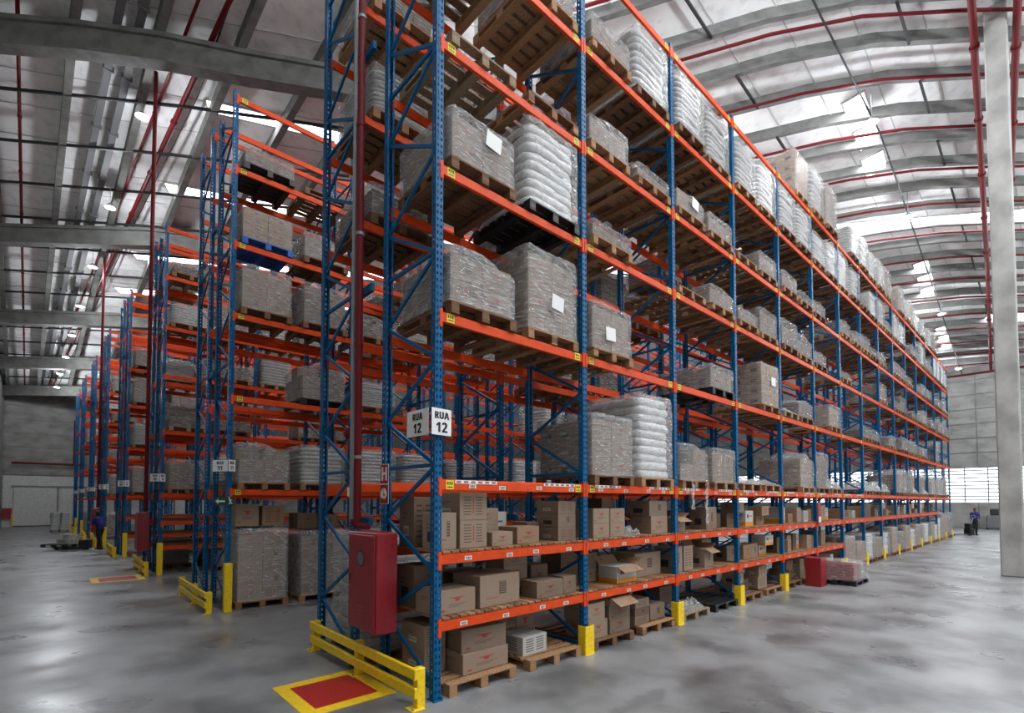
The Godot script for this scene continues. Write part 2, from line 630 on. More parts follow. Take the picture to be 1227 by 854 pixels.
# ---------------------------------------------------------------- shared shapes
func shapes() -> void:
	post_shape()
	# step beam with hooked end plates
	var b := MB.new()
	var long := BAY - 0.094
	b.cbox(Vector3(0, -0.008, -0.028), Vector3(long, 0.108, 0.044), 0.005)
	b.cbox(Vector3(0, 0.05, -0.036), Vector3(long, 0.02, 0.028), 0.004)
	for e in [-1.0, 1.0]:
		b.cbox(Vector3(e * (long * 0.5 + 0.001), -0.02, -0.024), Vector3(0.008, 0.205, 0.058), 0.002)
		b.cbox(Vector3(e * (long * 0.5 + 0.02), -0.02, 0.005), Vector3(0.038, 0.205, 0.005), 0.001)
		for k in 3:
			b.box(Vector3(e * (long * 0.5 + 0.044), 0.05 - k * 0.07, 0.002), Vector3(0.012, 0.03, 0.004))
	S.beam = b.mesh()
	# one diagonal and one horizontal brace of an upright frame
	var d := MB.new()
	d.bar(Vector3(0, 0, -0.06), Vector3(0, 0.58, -DEPTH + 0.06), 0.028, 0.04)
	S.brace_up = d.mesh()
	d = MB.new()
	d.bar(Vector3(0, 0.58, -0.06), Vector3(0, 0, -DEPTH + 0.06), 0.028, 0.04)
	S.brace_down = d.mesh()
	d = MB.new()
	d.bar(Vector3(0, 0, -0.06), Vector3(0, 0, -DEPTH + 0.06), 0.03, 0.042)
	S.brace_flat = d.mesh()
	d = MB.new()
	for q in brace_plan():
		if q[1] == 0:
			d.bar(Vector3(0, q[0], -0.06), Vector3(0, q[0] + 0.58, -DEPTH + 0.06), 0.028, 0.04)
		elif q[1] == 1:
			d.bar(Vector3(0, q[0] + 0.58, -0.06), Vector3(0, q[0], -DEPTH + 0.06), 0.028, 0.04)
		else:
			d.bar(Vector3(0, q[0], -0.06), Vector3(0, q[0], -DEPTH + 0.06), 0.03, 0.042)
	S.bracing = d.mesh()
	d = MB.new()
	d.cbox(Vector3(0, 0.006, -0.04), Vector3(0.12, 0.012, 0.15), 0.002)
	for e in [-1.0, 1.0]:
		d.tube(Vector3(e * 0.048, 0.01, 0.018), Vector3(e * 0.048, 0.035, 0.018), 0.009, 6)
	S.base_plate = d.mesh()
	# column guard of folded yellow sheet
	d = MB.new()
	d.cbox(Vector3(0, 0.2, 0.065), Vector3(0.19, 0.4, 0.012), 0.003)
	for e in [-1.0, 1.0]:
		d.cbox(Vector3(e * 0.092, 0.2, -0.0), Vector3(0.012, 0.4, 0.13), 0.003)
	d.box(Vector3(0, 0.004, 0.06), Vector3(0.19, 0.008, 0.06))
	S.guard = d.mesh()
	# decking board across the beams
	d = MB.new()
	d.cbox(Vector3(0, 0.012, -DEPTH * 0.5), Vector3(0.098, 0.024, DEPTH - 0.0), 0.003)
	S.deck_board = d.mesh()
	d = MB.new()
	for k in 20:
		d.box(Vector3(-1.14 + k * 0.12, 0.012, -DEPTH * 0.5), Vector3(0.098, 0.024, DEPTH))
	S.deck = d.mesh()
	# pallet pieces and whole pallet (1.0 wide, 1.2 deep, 0.14 high), origin at the middle of its base
	d = MB.new()
	d.cbox(Vector3.ZERO, Vector3(1.0, 0.022, 0.125), 0.003)
	S.pallet_board = d.mesh()
	d = MB.new()
	d.cbox(Vector3.ZERO, Vector3(0.11, 0.022, 1.2), 0.003)
	S.pallet_runner = d.mesh()
	d = MB.new()
	d.cbox(Vector3.ZERO, Vector3(0.11, 0.074, 0.13), 0.004)
	S.pallet_block = d.mesh()
	d = MB.new()
	for p in pallet_plan():
		d.box(p[1], [Vector3(1.0, 0.022, 0.125), Vector3(0.11, 0.022, 1.2), Vector3(0.11, 0.074, 0.13)][p[0]])
	S.pallet = d.mesh()
	for s in 4:
		S["carton%d" % s] = carton_shape(s)
	# stickers and capacity tags on the beams
	var am := ArrayMesh.new()
	d = MB.new()
	d.box(Vector3.ZERO, Vector3(0.1, 0.045, 0.002))
	d.add_to(am)
	d = MB.new()
	for k in 7:
		d.box(Vector3(-0.032 + k * 0.0105, 0.003, 0.001), Vector3(0.006 if k % 3 else 0.0085, 0.024, 0.001))
	d.box(Vector3(0, -0.016, 0.001), Vector3(0.06, 0.006, 0.001))
	d.add_to(am)
	am.surface_set_material(0, M.paper)
	am.surface_set_material(1, M.ink)
	S.sticker = am
	am = ArrayMesh.new()
	d = MB.new()
	d.box(Vector3.ZERO, Vector3(0.105, 0.1, 0.002))
	d.add_to(am)
	d = MB.new()
	for k in 3:
		d.box(Vector3(-0.028 + k * 0.028, 0.016, 0.001), Vector3(0.018, 0.034, 0.001))
	d.box(Vector3(0.0, -0.026, 0.001), Vector3(0.075, 0.012, 0.001))
	d.add_to(am)
	am.surface_set_material(0, M.tag_yellow)
	am.surface_set_material(1, M.ink)
	S.tag = am
	am = ArrayMesh.new()
	d = MB.new()
	d.box(Vector3.ZERO, Vector3(0.62, 0.036, 0.003))
	d.add_to(am)
	d = MB.new()
	for k in 6:
		d.box(Vector3(-0.26 + k * 0.104, 0.0, 0.0015), Vector3(0.062, 0.024, 0.001))
	d.add_to(am)
	am.surface_set_material(0, M.paper)
	am.surface_set_material(1, M.duct)
	S.strip = am
	for k in 6:
		S["film%d" % k] = film_shape(100 + k, k)
	for k in 3:
		S["bags%d" % k] = bag_shape(40 + k, 9 + k)
	for k in 3:
		S["block%d" % k] = block_shape(k)
	for k in 2:
		S["heap%d" % k] = heap_shape(60 + k)


func brace_plan() -> Array:
	var out := []
	var y := 0.16
	var k := 0
	out.append([0.12, 2])
	while y + 0.6 < POST_H - 0.1:
		out.append([y, k % 2])
		y += 0.6
		k += 1
		if k % 4 == 0:
			out.append([y, 2])
	return out


# perforated C-section post; its slotted face looks to +z
func post_shape() -> void:
	var m := MB.new()
	var pitch := 0.0765
	var w := 0.0465
	var dp := 0.085
	var rows := int(POST_H / pitch)
	for r in rows:
		var y0 := r * pitch
		var y1 := y0 + 0.036
		var y2 := y0 + pitch if r < rows - 1 else POST_H
		var xs := [-w, -0.032, -0.014, 0.014, 0.032, w]
		m.poly([Vector3(-w, y1, 0), Vector3(w, y1, 0), Vector3(w, y2, 0), Vector3(-w, y2, 0)], Vector3.BACK)
		for i in [0, 2, 4]:
			m.poly([Vector3(xs[i], y0, 0), Vector3(xs[i + 1], y0, 0), Vector3(xs[i + 1], y1, 0), Vector3(xs[i], y1, 0)], Vector3.BACK)
		for e in [-1.0, 1.0]:
			m.poly([Vector3(e * w, y1, 0), Vector3(e * w, y1, -dp), Vector3(e * w, y2, -dp), Vector3(e * w, y2, 0)], Vector3(e, 0, 0))
			m.poly([Vector3(e * w, y0, 0), Vector3(e * w, y0, -0.034), Vector3(e * w, y1, -0.034), Vector3(e * w, y1, 0)], Vector3(e, 0, 0))
			m.poly([Vector3(e * w, y0, -0.05), Vector3(e * w, y0, -dp), Vector3(e * w, y1, -dp), Vector3(e * w, y1, -0.05)], Vector3(e, 0, 0))
	for e in [-1.0, 1.0]:
		m.poly([Vector3(e * w, 0, -dp), Vector3(e * (w - 0.022), 0, -dp), Vector3(e * (w - 0.022), POST_H, -dp), Vector3(e * w, POST_H, -dp)], Vector3.FORWARD)
		m.poly([Vector3(e * w, POST_H, 0), Vector3(e * w, POST_H, -dp), Vector3(e * (w - 0.003), POST_H, -dp), Vector3(e * (w - 0.003), POST_H, 0)], Vector3.UP)
	S.post = m.mesh()


func pallet_plan() -> Array:
	var out := []
	for k in 7:
		out.append([0, Vector3(0, 0.129, -0.5375 + k * 0.1792)])
	for x in [-0.445, 0.0, 0.445]:
		out.append([1, Vector3(x, 0.107, 0)])
		out.append([1, Vector3(x, 0.011, 0)])
		for z in [-0.535, 0.0, 0.535]:
			out.append([2, Vector3(x, 0.059, z)])
	return out


# a unit carton, base at y = 0, its faces mapped on the printed sheet
func carton_shape(style: int) -> ArrayMesh:
	var m := MB.new()
	var b := 0.012
	var c := 0.25
	var y0 := style * c
	var cell := func(col: int) -> Array: return [Vector2(col * c + 0.004, y0 + c - 0.004), Vector2(col * c + c - 0.004, y0 + c - 0.004), Vector2(col * c + c - 0.004, y0 + 0.004), Vector2(col * c + 0.004, y0 + 0.004)]
	var h := 0.5 - b
	for sg in [-1.0, 1.0]:
		m.poly([Vector3(-sg * h, b, sg * 0.5), Vector3(sg * h, b, sg * 0.5), Vector3(sg * h, 1 - b, sg * 0.5), Vector3(-sg * h, 1 - b, sg * 0.5)], Vector3(0, 0, sg), cell.call(0))
		m.poly([Vector3(sg * 0.5, b, sg * h), Vector3(sg * 0.5, b, -sg * h), Vector3(sg * 0.5, 1 - b, -sg * h), Vector3(sg * 0.5, 1 - b, sg * h)], Vector3(sg, 0, 0), cell.call(1))
	m.poly([Vector3(-h, 1, h), Vector3(h, 1, h), Vector3(h, 1, -h), Vector3(-h, 1, -h)], Vector3.UP, cell.call(2))
	m.poly([Vector3(-h, 0, h), Vector3(h, 0, h), Vector3(h, 0, -h), Vector3(-h, 0, -h)], Vector3.DOWN, cell.call(3))
	var edge := MB.new()
	edge.cbox(Vector3(0, 0.5, 0), Vector3.ONE, b)
	# keep only the bevels: drop triangles that lie in a face plane
	for k in range(0, edge.v.size(), 3):
		var nn := edge.n[k].abs()
		if maxf(nn.x, maxf(nn.y, nn.z)) < 0.95:
			for i in 3:
				m.v.append(edge.v[k + i])
				m.n.append(edge.n[k + i])
				m.t.append(Vector2(3 * c + 0.1, y0 + 0.1))
	return m.mesh()


func film_shape(seed_: int, variant: int) -> ArrayMesh:
	var nz := FastNoiseLite.new()
	nz.seed = seed_
	nz.frequency = 1.0
	var st := SurfaceTool.new()
	st.begin(Mesh.PRIMITIVE_TRIANGLES)
	var n := 18
	var at := func(p: Vector3) -> Vector3:
		# p on the surface of the cube -1..1: round it, then crumple it
		var q := p
		var k := 0.9
		var core := Vector3(clampf(q.x, -k, k), clampf(q.y, -1.0, k), clampf(q.z, -k, k))
		var out := q - core
		if out.length() > 1e-5:
			q = core + out.normalized() * (1.0 - k)
		var w := nz.get_noise_3d(q.x * 1.6, q.y * 1.6, q.z * 1.6) * 0.03 + nz.get_noise_3d(q.x * 5.0, q.y * 5.0 + 9.0, q.z * 5.0) * 0.014 + (0.5 - absf(nz.get_noise_3d(q.x * 4.0 + q.y * 2.0, q.y * 7.0, q.z * 4.0 - q.y * 2.0))) * 0.02
		var flat := Vector3(q.x, 0, q.z)
		if flat.length() > 0.01:
			q += flat.normalized() * w
		var y := (q.y + 1.0) * 0.5
		if p.y > 0.0:
			var dip := 0.0
			if variant == 1:
				dip = 0.20 * smoothstep(-0.1, 0.7, q.x)
			elif variant == 2:
				dip = 0.28 * smoothstep(0.0, 0.9, absf(q.x) * 0.7 + absf(q.z) * 0.5)
			elif variant == 4:
				dip = 0.18 * smoothstep(0.2, -0.6, q.x + 0.3 * q.z)
			y -= dip * clampf(y * 2.0 - 1.0, 0.0, 1.0)
			y += nz.get_noise_2d(q.x * 2.3, q.z * 2.3 + 40.0) * 0.035
		if p.y < -0.92:
			var fl := 1.0 + 0.03 * (0.5 + nz.get_noise_2d(q.x * 4.0, q.z * 4.0))
			q.x *= fl
			q.z *= fl
		return Vector3(q.x * 0.5, y, q.z * 0.5)
	for face in 5:
		for i in n:
			for j in n:
				var c := []
				for d in [[0, 0], [1, 0], [1, 1], [0, 1]]:
					var a: float = -1.0 + 2.0 * (i + d[0]) / n
					var b: float = -1.0 + 2.0 * (j + d[1]) / n
					var p: Vector3 = [Vector3(a, b, 1), Vector3(-a, b, -1), Vector3(1, b, -a), Vector3(-1, b, a), Vector3(a, 1, -b)][face]
					c.append(at.call(p))
				for k in [0, 2, 1, 0, 3, 2]:
					st.add_vertex(c[k])
	st.index()
	st.generate_normals()
	return st.commit()


func bag_shape(seed_: int, layers: int) -> ArrayMesh:
	var nz := FastNoiseLite.new()
	nz.seed = seed_
	nz.frequency = 1.0
	var st := SurfaceTool.new()
	st.begin(Mesh.PRIMITIVE_TRIANGLES)
	var per := 12      # points along each side
	var rowsq := [[0.0, 0.945], [0.16, 0.985], [0.5, 1.0], [0.84, 0.985], [1.0, 0.945]]
	for l in layers:
		var off := Vector3(nz.get_noise_1d(l * 7.3) * 0.03, 0, nz.get_noise_1d(l * 5.1 + 30.0) * 0.03)
		var rings := []
		for rq in rowsq:
			var ring := []
			for s in 4:
				for k in per:
					var a := -1.0 + 2.0 * k / per
					var p: Vector2 = [Vector2(a, 1), Vector2(1, -a), Vector2(-a, -1), Vector2(-1, a)][s]
					var pinch := 1.0 - 0.035 * pow(absf(cos(PI * (a + 1.0) * (1.0 if (l + s) % 2 else 1.5) * 0.5)), 6.0)
					var corner: float = maxf(0.0, absf(p.x) + absf(p.y) - 1.75) * 0.25
					var sc: float = rq[1] * pinch * (1.0 - corner)
					var yy: float = (l + rq[0]) / float(layers) + nz.get_noise_2d(p.x * 1.6 + l * 3.0, p.y * 1.6) * 0.010
					ring.append(Vector3(p.x * 0.5 * sc, yy, p.y * 0.5 * sc) + off)
			rings.append(ring)
		var cnt: int = per * 4
		for k in rings.size() - 1:
			for i in cnt:
				var j := (i + 1) % cnt
				for v in [rings[k][i], rings[k][j], rings[k + 1][j], rings[k][i], rings[k + 1][j], rings[k + 1][i]]:
					st.add_vertex(v)
		var top: Array = rings[rings.size() - 1]
		var mid := Vector3(0, (l + 1.0) / layers + 0.006, 0) + off
		for i in cnt:
			for v in [top[i], top[(i + 1) % cnt], mid]:
				st.add_vertex(v)
	st.index()
	st.generate_normals()
	return st.commit()


# cartons stacked to a unit block (for the loads too far off to pick single cartons)
func block_shape(k: int) -> ArrayMesh:
	var m := MB.new()
	var nx: int = [2, 3, 3][k]
	var ny: int = [3, 4, 6][k]
	var nz: int = [3, 3, 4][k]
	var g := 0.012
	for x in nx:
		for y in ny:
			for z in nz:
				if x > 0 and x < nx - 1 and z > 0 and z < nz - 1 and y < ny - 1:
					continue
				m.box(Vector3((x + 0.5) / nx - 0.5, (y + 0.5) / ny, (z + 0.5) / nz - 0.5), Vector3(1.0 / nx - g, 1.0 / ny - g, 1.0 / nz - g))
	return m.mesh()


# a limp heap of folded film
func heap_shape(seed_: int) -> ArrayMesh:
	var nz := FastNoiseLite.new()
	nz.seed = seed_
	nz.frequency = 1.0
	var st := SurfaceTool.new()
	st.begin(Mesh.PRIMITIVE_TRIANGLES)
	var n := 22
	var at := func(i: int, j: int) -> Vector3:
		var x := -1.0 + 2.0 * i / n
		var z := -1.0 + 2.0 * j / n
		var e := clampf((1.0 - maxf(absf(x), absf(z))) * 3.5, 0.0, 1.0)
		var h := (0.55 + 0.9 * nz.get_noise_2d(x * 1.7, z * 1.7) + 0.5 * absf(nz.get_noise_2d(x * 5.0, z * 5.0))) * pow(e, 0.6)
		return Vector3(x * 0.5 + 0.04 * nz.get_noise_2d(x * 3.0, z * 3.0 + 50.0), maxf(h, 0.0), z * 0.5 + 0.04 * nz.get_noise_2d(x * 3.0 + 50.0, z * 3.0))
	for i in n:
		for j in n:
			var c := [at.call(i, j), at.call(i + 1, j), at.call(i + 1, j + 1), at.call(i, j + 1)]
			for k in [0, 1, 2, 0, 2, 3]:
				st.add_vertex(c[k])
	st.index()
	st.generate_normals()
	return st.commit()


# ---------------------------------------------------------------- the hall
func hall() -> void:
	# floor slab with a second set of coordinates for its stains
	var st := SurfaceTool.new()
	st.begin(Mesh.PRIMITIVE_TRIANGLES)
	var lo := Vector2(-6.6, -24.2)
	var hi := Vector2(52.2, 56.4)
	var add := func(p: Vector3, nn: Vector3) -> void:
		st.set_normal(nn)
		st.set_uv(Vector2(p.x, p.z))
		st.set_uv2(Vector2((p.x + 8.0) / 40.0, (-p.z + 16.0) / 40.0))
		st.add_vertex(p)
	var c := [Vector3(lo.x, 0, -lo.y), Vector3(hi.x, 0, -lo.y), Vector3(hi.x, 0, -hi.y), Vector3(lo.x, 0, -hi.y)]
	for k in [0, 2, 1, 0, 3, 2]:
		add.call(c[k], Vector3.UP)
	for k in 4:
		var a: Vector3 = c[k]
		var b: Vector3 = c[(k + 1) % 4]
		var nn := (b - a).cross(Vector3.UP).normalized()
		var dn := Vector3.DOWN * 0.25
		for p in [a, a + dn, b, b, a + dn, b + dn]:
			add.call(p, nn)
	for k in [0, 1, 2, 0, 2, 3]:
		add.call(c[k] + Vector3.DOWN * 0.25, Vector3.DOWN)
	structure("floor", st.commit(), M.floor, "polished grey concrete warehouse floor with dark stains", "floor")
	# far wall across the end of the racks, at x = 52
	var w := MB.new()
	w.box(Vector3(52.2, 1.05, -16.1), Vector3(0.18, 2.1, 80.6))
	w.box(Vector3(52.2, 11.2, -16.1), Vector3(0.18, 12.6, 80.6))
	w.box(Vector3(52.2, 3.5, -39.0), Vector3(0.18, 2.9, 34.8))
	for k in 12:
		w.box(Vector3(52.2, 3.5, 22.0 - k * 4.0), Vector3(0.18, 2.9, 0.12))
	var far := structure("wall_far", w.mesh(), M.wall, "grey precast concrete wall with a long louvred window band", "wall")
	var panel := MB.new()
	panel.cbox(Vector3.ZERO, Vector3(0.09, 1.13, 7.94), 0.02)
	var low := MB.new()
	low.cbox(Vector3.ZERO, Vector3(0.09, 2.1, 7.94), 0.02)
	var pm := panel.mesh()
	var lm := low.mesh()
	for k in 10:
		put("wall_panel", lm, M.wall, far, Vector3(52.08, 1.05, 20.1 - k * 8.0))
		for r in 9:
			put("wall_panel", pm, M.wall, far, Vector3(52.08, 5.52 + r * 1.19, 20.1 - k * 8.0))
	# louvred window band
	var win := thing("window_1", "long white louvred window band glowing with daylight in the far wall", "window", Vector3(52.15, 2.1, 0), 0.0)
	win.set_meta("kind", "structure")
	var slat := MB.new()
	slat.cbox(Vector3.ZERO, Vector3(0.1, 0.09, 3.86), 0.004)
	var sm := slat.mesh()
	var mull := MB.new()
	mull.box(Vector3.ZERO, Vector3(0.1, 2.8, 0.07))
	var mm := mull.mesh()
	for k in 11:
		for r in 9:
			put("louvre_slat", sm, M.galv, win, Vector3(0, 0.2 + r * 0.3, 20.0 - k * 4.0))
		put("mullion", mm, M.galv, win, Vector3(0.02, 1.4, 20.7 - k * 4.0))
		put("mullion", mm, M.galv, win, Vector3(0.02, 1.4, 19.3 - k * 4.0))
	var wp := MB.new()
	wp.tube(Vector3(51.75, 12.55, 22.0), Vector3(51.75, 12.55, -14.0), 0.08, 10)
	for k in 9:
		wp.box(Vector3(51.9, 12.55, 20.0 - k * 4.0), Vector3(0.3, 0.05, 0.05))
	tag(put("wall_main", wp.mesh(), M.red_pipe), "dark red pipe running along the top of the louvred far wall", "pipe")
	# side wall along the docks, unseen: louvred band added to let daylight in
	w = MB.new()
	w.box(Vector3(22.8, 1.05, 24.1), Vector3(58.8, 2.1, 0.2))
	w.box(Vector3(22.8, 12.6, 24.1), Vector3(58.8, 15.4, 0.2))
	for k in 8:
		w.box(Vector3(-6.5 + k * 8.3, 3.5, 24.1), Vector3(0.25, 2.9, 0.2))
	structure("wall_dock_side", w.mesh(), M.wall, "concrete side wall with an added louvred band along the docks", "wall")
	var win2 := thing("window_2", "unseen louvred window band added in the concrete side wall", "window", Vector3(22.8, 2.1, 24.1), 0.0)
	win2.set_meta("kind", "structure")
	slat = MB.new()
	slat.cbox(Vector3.ZERO, Vector3(58.4, 0.02, 0.1), 0.004)
	sm = slat.mesh()
	for r in 9:
		put("louvre_slat", sm, M.galv, win2, Vector3(0, 0.2 + r * 0.3, 0))
	# wall close behind the end aisle, at x = -6.5
	w = MB.new()
	w.box(Vector3(-6.6, 10.0, -16.1), Vector3(0.2, 20.6, 80.6))
	structure("wall_aisle_end", w.mesh(), M.wall, "grey concrete wall closing the end aisle", "wall")
	# wall beyond the last rack, at z = -56
	w = MB.new()
	w.box(Vector3(22.8, 6.6, -56.2), Vector3(58.8, 14.2, 0.2))
	var lw := structure("wall_cold_store", w.mesh(), M.wall, "concrete wall with white sliding doors beyond the last rack", "wall")
	for r in 6:
		for k in 7:
			put("wall_panel", box_shape("panel_z", Vector3(8.0, 1.18, 0.08)), M.wall, lw, Vector3(-2.4 + k * 8.04, 5.1 + r * 1.2, -56.06))
	put("white_cladding", box_shape("cladding", Vector3(16.0, 4.4, 0.1)), M.off_white, lw, Vector3(1.6, 2.2, -56.05))
	put("white_pier", box_shape("pier", Vector3(3.0, 5.4, 0.7)), M.off_white, lw, Vector3(0.6, 7.1, -55.7))
	for k in 2:
		var d := thing("door_%d" % (k + 1), ["white insulated sliding door with a dark floor gasket", "white insulated sliding door half hidden by racks"][k], "door", Vector3(-4.35 + k * 3.0, 0, -55.92))
		d.set_meta("kind", "structure")
		put("door_leaf", box_shape("leaf", Vector3(2.75, 3.35, 0.09), 0.01), M.off_white, d, Vector3(0, 1.72, 0))
		put("door_frame", box_shape("rail", Vector3(3.0, 0.16, 0.14), 0.01), M.galv, d, Vector3(0, 3.48, 0.02))
		put("door_frame", box_shape("jamb", Vector3(0.1, 3.4, 0.12), 0.01), M.galv, d, Vector3(1.45, 1.7, 0.02))
		put("floor_gasket", box_shape("gasket", Vector3(2.75, 0.08, 0.11)), M.black, d, Vector3(0, 0.04, 0.01))
		put("bollard", box_shape("bollard", Vector3(0.1, 1.1, 0.1), 0.02), M.yellow, d, Vector3(-1.42, 0.55, 0.25))
	var pb := MB.new()
	pb.tube(Vector3(-5.9, 5.5, -55.6), Vector3(-1.3, 5.5, -55.6), 0.09, 10)
	pb.tube(Vector3(-1.3, 5.5, -55.6), Vector3(-1.3, 11.0, -55.6), 0.09, 10)
	pb.tube(Vector3(-1.9, 5.5, -55.6), Vector3(-1.9, 9.5, -55.6), 0.06, 8)
	tag(put("fire_main", pb.mesh(), M.red_pipe), "dark red pipe bent along the wall above the white doors", "pipe")
	var hb := thing("hydrant_cabinet", "small red hydrant cabinet on the white wall beside the sliding doors", "cabinet", Vector3(-6.1, 0.7, -55.85))
	put("cabinet_body", box_shape("cab_far", Vector3(0.6, 0.9, 0.25), 0.01), M.red, hb, Vector3(0, 0.45, 0))
	put("cabinet_door", box_shape("cab_far_door", Vector3(0.54, 0.84, 0.02), 0.005), M.red, hb, Vector3(0, 0.45, 0.13))
	# the free-standing concrete column
	var cm := MB.new()
	var top := roof_y(17.45, -3.6) + 0.05
	cm.cbox(Vector3(0, top * 0.5, 0), Vector3(0.56, top, 0.5), 0.03)
	var col := put("concrete_column", cm.mesh(), M.column, self, Vector3(17.45, 0, 3.62))
	tag(col, "square grey concrete column standing alone on the open floor", "column", "", "structure")


func box_shape(key: String, s: Vector3, b := 0.0) -> ArrayMesh:
	if not S.has(key):
		var m := MB.new()
		m.cbox(Vector3.ZERO, s, b)
		S[key] = m.mesh()
	return S[key]


# ---------------------------------------------------------------- roof structure
func along_roof(pts: Array, drop: float) -> Array:
	var out := []
	for p in pts:
		out.append(Vector3(p[0], roof_y(p[0], p[1]) - drop, -p[1]))
	return out


func roof_pipe(pts: Array, drop: float, r: float, sides := 8) -> ArrayMesh:
	var m := MB.new()
	var q := along_roof(pts, drop)
	for k in q.size() - 1:
		m.tube(q[k], q[k + 1], r, sides)
	# couplings
	for k in q.size() - 1:
		var d: Vector3 = (q[k + 1] - q[k])
		var steps := int(d.length() / 3.0)
		for i in steps:
			var at: Vector3 = q[k] + d * ((i + 0.5) / steps)
			m.tube(at - d.normalized() * 0.06, at + d.normalized() * 0.06, r * 1.35, sides)
	return m.mesh()


func roof() -> void:
	var m := MB.new()
	var c := []
	for p in [[-6.8, -24.4], [52.4, -24.4], [52.4, 56.6], [-6.8, 56.6]]:
		c.append(Vector3(p[0], roof_y(p[0], p[1]), -p[1]))
	var up := Vector3.UP * 0.3
	m.poly(c, Vector3.DOWN)
	m.poly([c[0] + up, c[1] + up, c[2] + up, c[3] + up], Vector3.UP)
	for k in 4:
		var a: Vector3 = c[k]
		var b: Vector3 = c[(k + 1) % 4]
		m.poly([a, b, b + up, a + up], (b - a).cross(Vector3.UP))
	var ceil := structure("ceiling", m.mesh(), M.roof_deck, "light grey insulated metal roof deck high above the racks", "roof")
	# lap joints between the roof sheets
	for k in 22:
		var v := 8.0 - k * 1.45
		var s := MB.new()
		s.sweep(along_roof([[-6.4, v], [51.9, v]], 0.0), 0.035, 0.03)
		put("sheet_joint", s.mesh(), M.roof_white, ceil)
	for k in 28:
		var v := 54.0 - k * 1.65
		var s := MB.new()
		s.sweep(along_roof([[-6.4, v], [9.0, v - 9.0]], 0.0), 0.03, 0.025)
		put("sheet_joint", s.mesh(), M.roof_white, ceil)
	# concrete joists over the open side
	var shape := [[6.5, -6.9], [3.5, -5.0], [1.0, -3.5], [-1.0, -2.0], [-3.0, 0.0], [-6.0, 3.2], [-10.0, 7.8], [-16.0, 14.6], [-23.5, 23.2]]
	for n in range(-5, 27):
		var pts := []
		for q in shape:
			var u: float = 15.8 + 1.74 * n + q[1]
			if u < 51.8 and u > -6.3:
				pts.append([u, q[0]])
		if pts.size() < 2:
			continue
		var s := MB.new()
		s.sweep(along_roof(pts, -0.05), 0.18, 0.38)
		var o := put("roof_joist", s.mesh(), M.joist)
		tag(o, "pale concrete roof joist crossing the open floor side of the hall", "joist", "roof joists over the open floor", "structure")
	# sprinkler branches between those joists
	for k in range(-2, 14):
		var pts := []
		for q in shape:
			var u: float = 16.15 + 2.8 * k + q[1]
			if u < 51.8 and u > -6.3:
				pts.append([u, q[0]])
		if pts.size() < 2:
			continue
		tag(put("sprinkler_pipe", roof_pipe(pts, 0.46, 0.05), M.red_pipe), "thin dark red sprinkler pipe between roof joists, %s from the aisle-end wall" % ORD[mini(k + 2, 15)], "pipe", "sprinkler pipes across the roof")
	for k in 2:
		var pts: Array = [[[2.0, -3.9], [15.83, -3.23], [33.09, -2.27], [51.6, -1.1]], [[2.0, -4.9], [16.69, -4.12], [27.64, -3.4], [51.6, -2.2]]][k]
		tag(put("sprinkler_main", roof_pipe(pts, 0.66, 0.095, 12), M.red_pipe), ["thick dark red sprinkler main under the roof, on the rack side of the column", "thick dark red sprinkler main under the roof, beyond the column"][k], "pipe")
	tag(put("cable_conduit", roof_pipe([[9.0, -0.2], [12.6, -0.21], [19.15, -0.43], [28.2, -0.16], [51.4, 0.59]], 0.62, 0.028), M.dark_metal), "thin grey cable conduit carrying the lamps over the open floor", "conduit")
	# short ties between joists
	for n in range(-3, 20):
		for e in [2.3, -1.75]:
			if (n + (1 if e > 0 else 0)) % 2:
				continue
			var u0: float = 15.8 + 1.74 * n + (-4.3 if e > 0 else -1.25)
			if u0 > 49.0:
				continue
			var s := MB.new()
			s.sweep(along_roof([[u0, e], [u0 + 1.74, e]], 0.3), 0.07, 0.08)
			tag(put("joist_tie", s.mesh(), M.dark_metal), "short dark steel tie between two concrete roof joists", "tie", "ties between roof joists", "structure")
	# the deep girders over the end aisle
	var gird := [
		[[-6.5, 17.4], [-4.58, 16.05], [-2.8, 14.71], [-0.93, 13.46], [1.05, 12.35], [3.03, 11.13], [8.0, 8.2]],
		[[-6.5, 29.1], [-5.23, 28.11], [0.06, 23.83], [1.34, 23.1], [7.0, 19.5]],
		[[-6.5, 38.85], [-0.86, 34.54], [6.0, 29.5]],
		[[-6.5, 47.3], [-1.66, 43.58], [5.0, 38.6]],
		[[-6.5, 54.6], [-1.77, 50.85], [5.0, 45.6]],
	]
	for k in 5:
		var s := MB.new()
		s.sweep(along_roof(gird[k], 0.40), 0.42, 0.80)
		s.sweep(along_roof(gird[k], 0.39), 0.62, 0.14)
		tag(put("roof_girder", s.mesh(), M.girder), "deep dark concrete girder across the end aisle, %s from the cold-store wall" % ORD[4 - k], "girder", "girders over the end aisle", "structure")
	for k in 6:
		var u0: float = [-4.85, -3.0, -1.15, 0.75, 2.75, 4.6][k]
		var s := MB.new()
		s.sweep(along_roof([[u0 + 0.25, 9.0 - u0 * 0.5], [u0, 15.0], [u0 - 1.4, 55.9]], -0.02), 0.22, 0.44)
		tag(put("roof_joist", s.mesh(), M.girder), "dark concrete roof joist running above the girders of the end aisle", "joist", "roof joists over the end aisle", "structure")
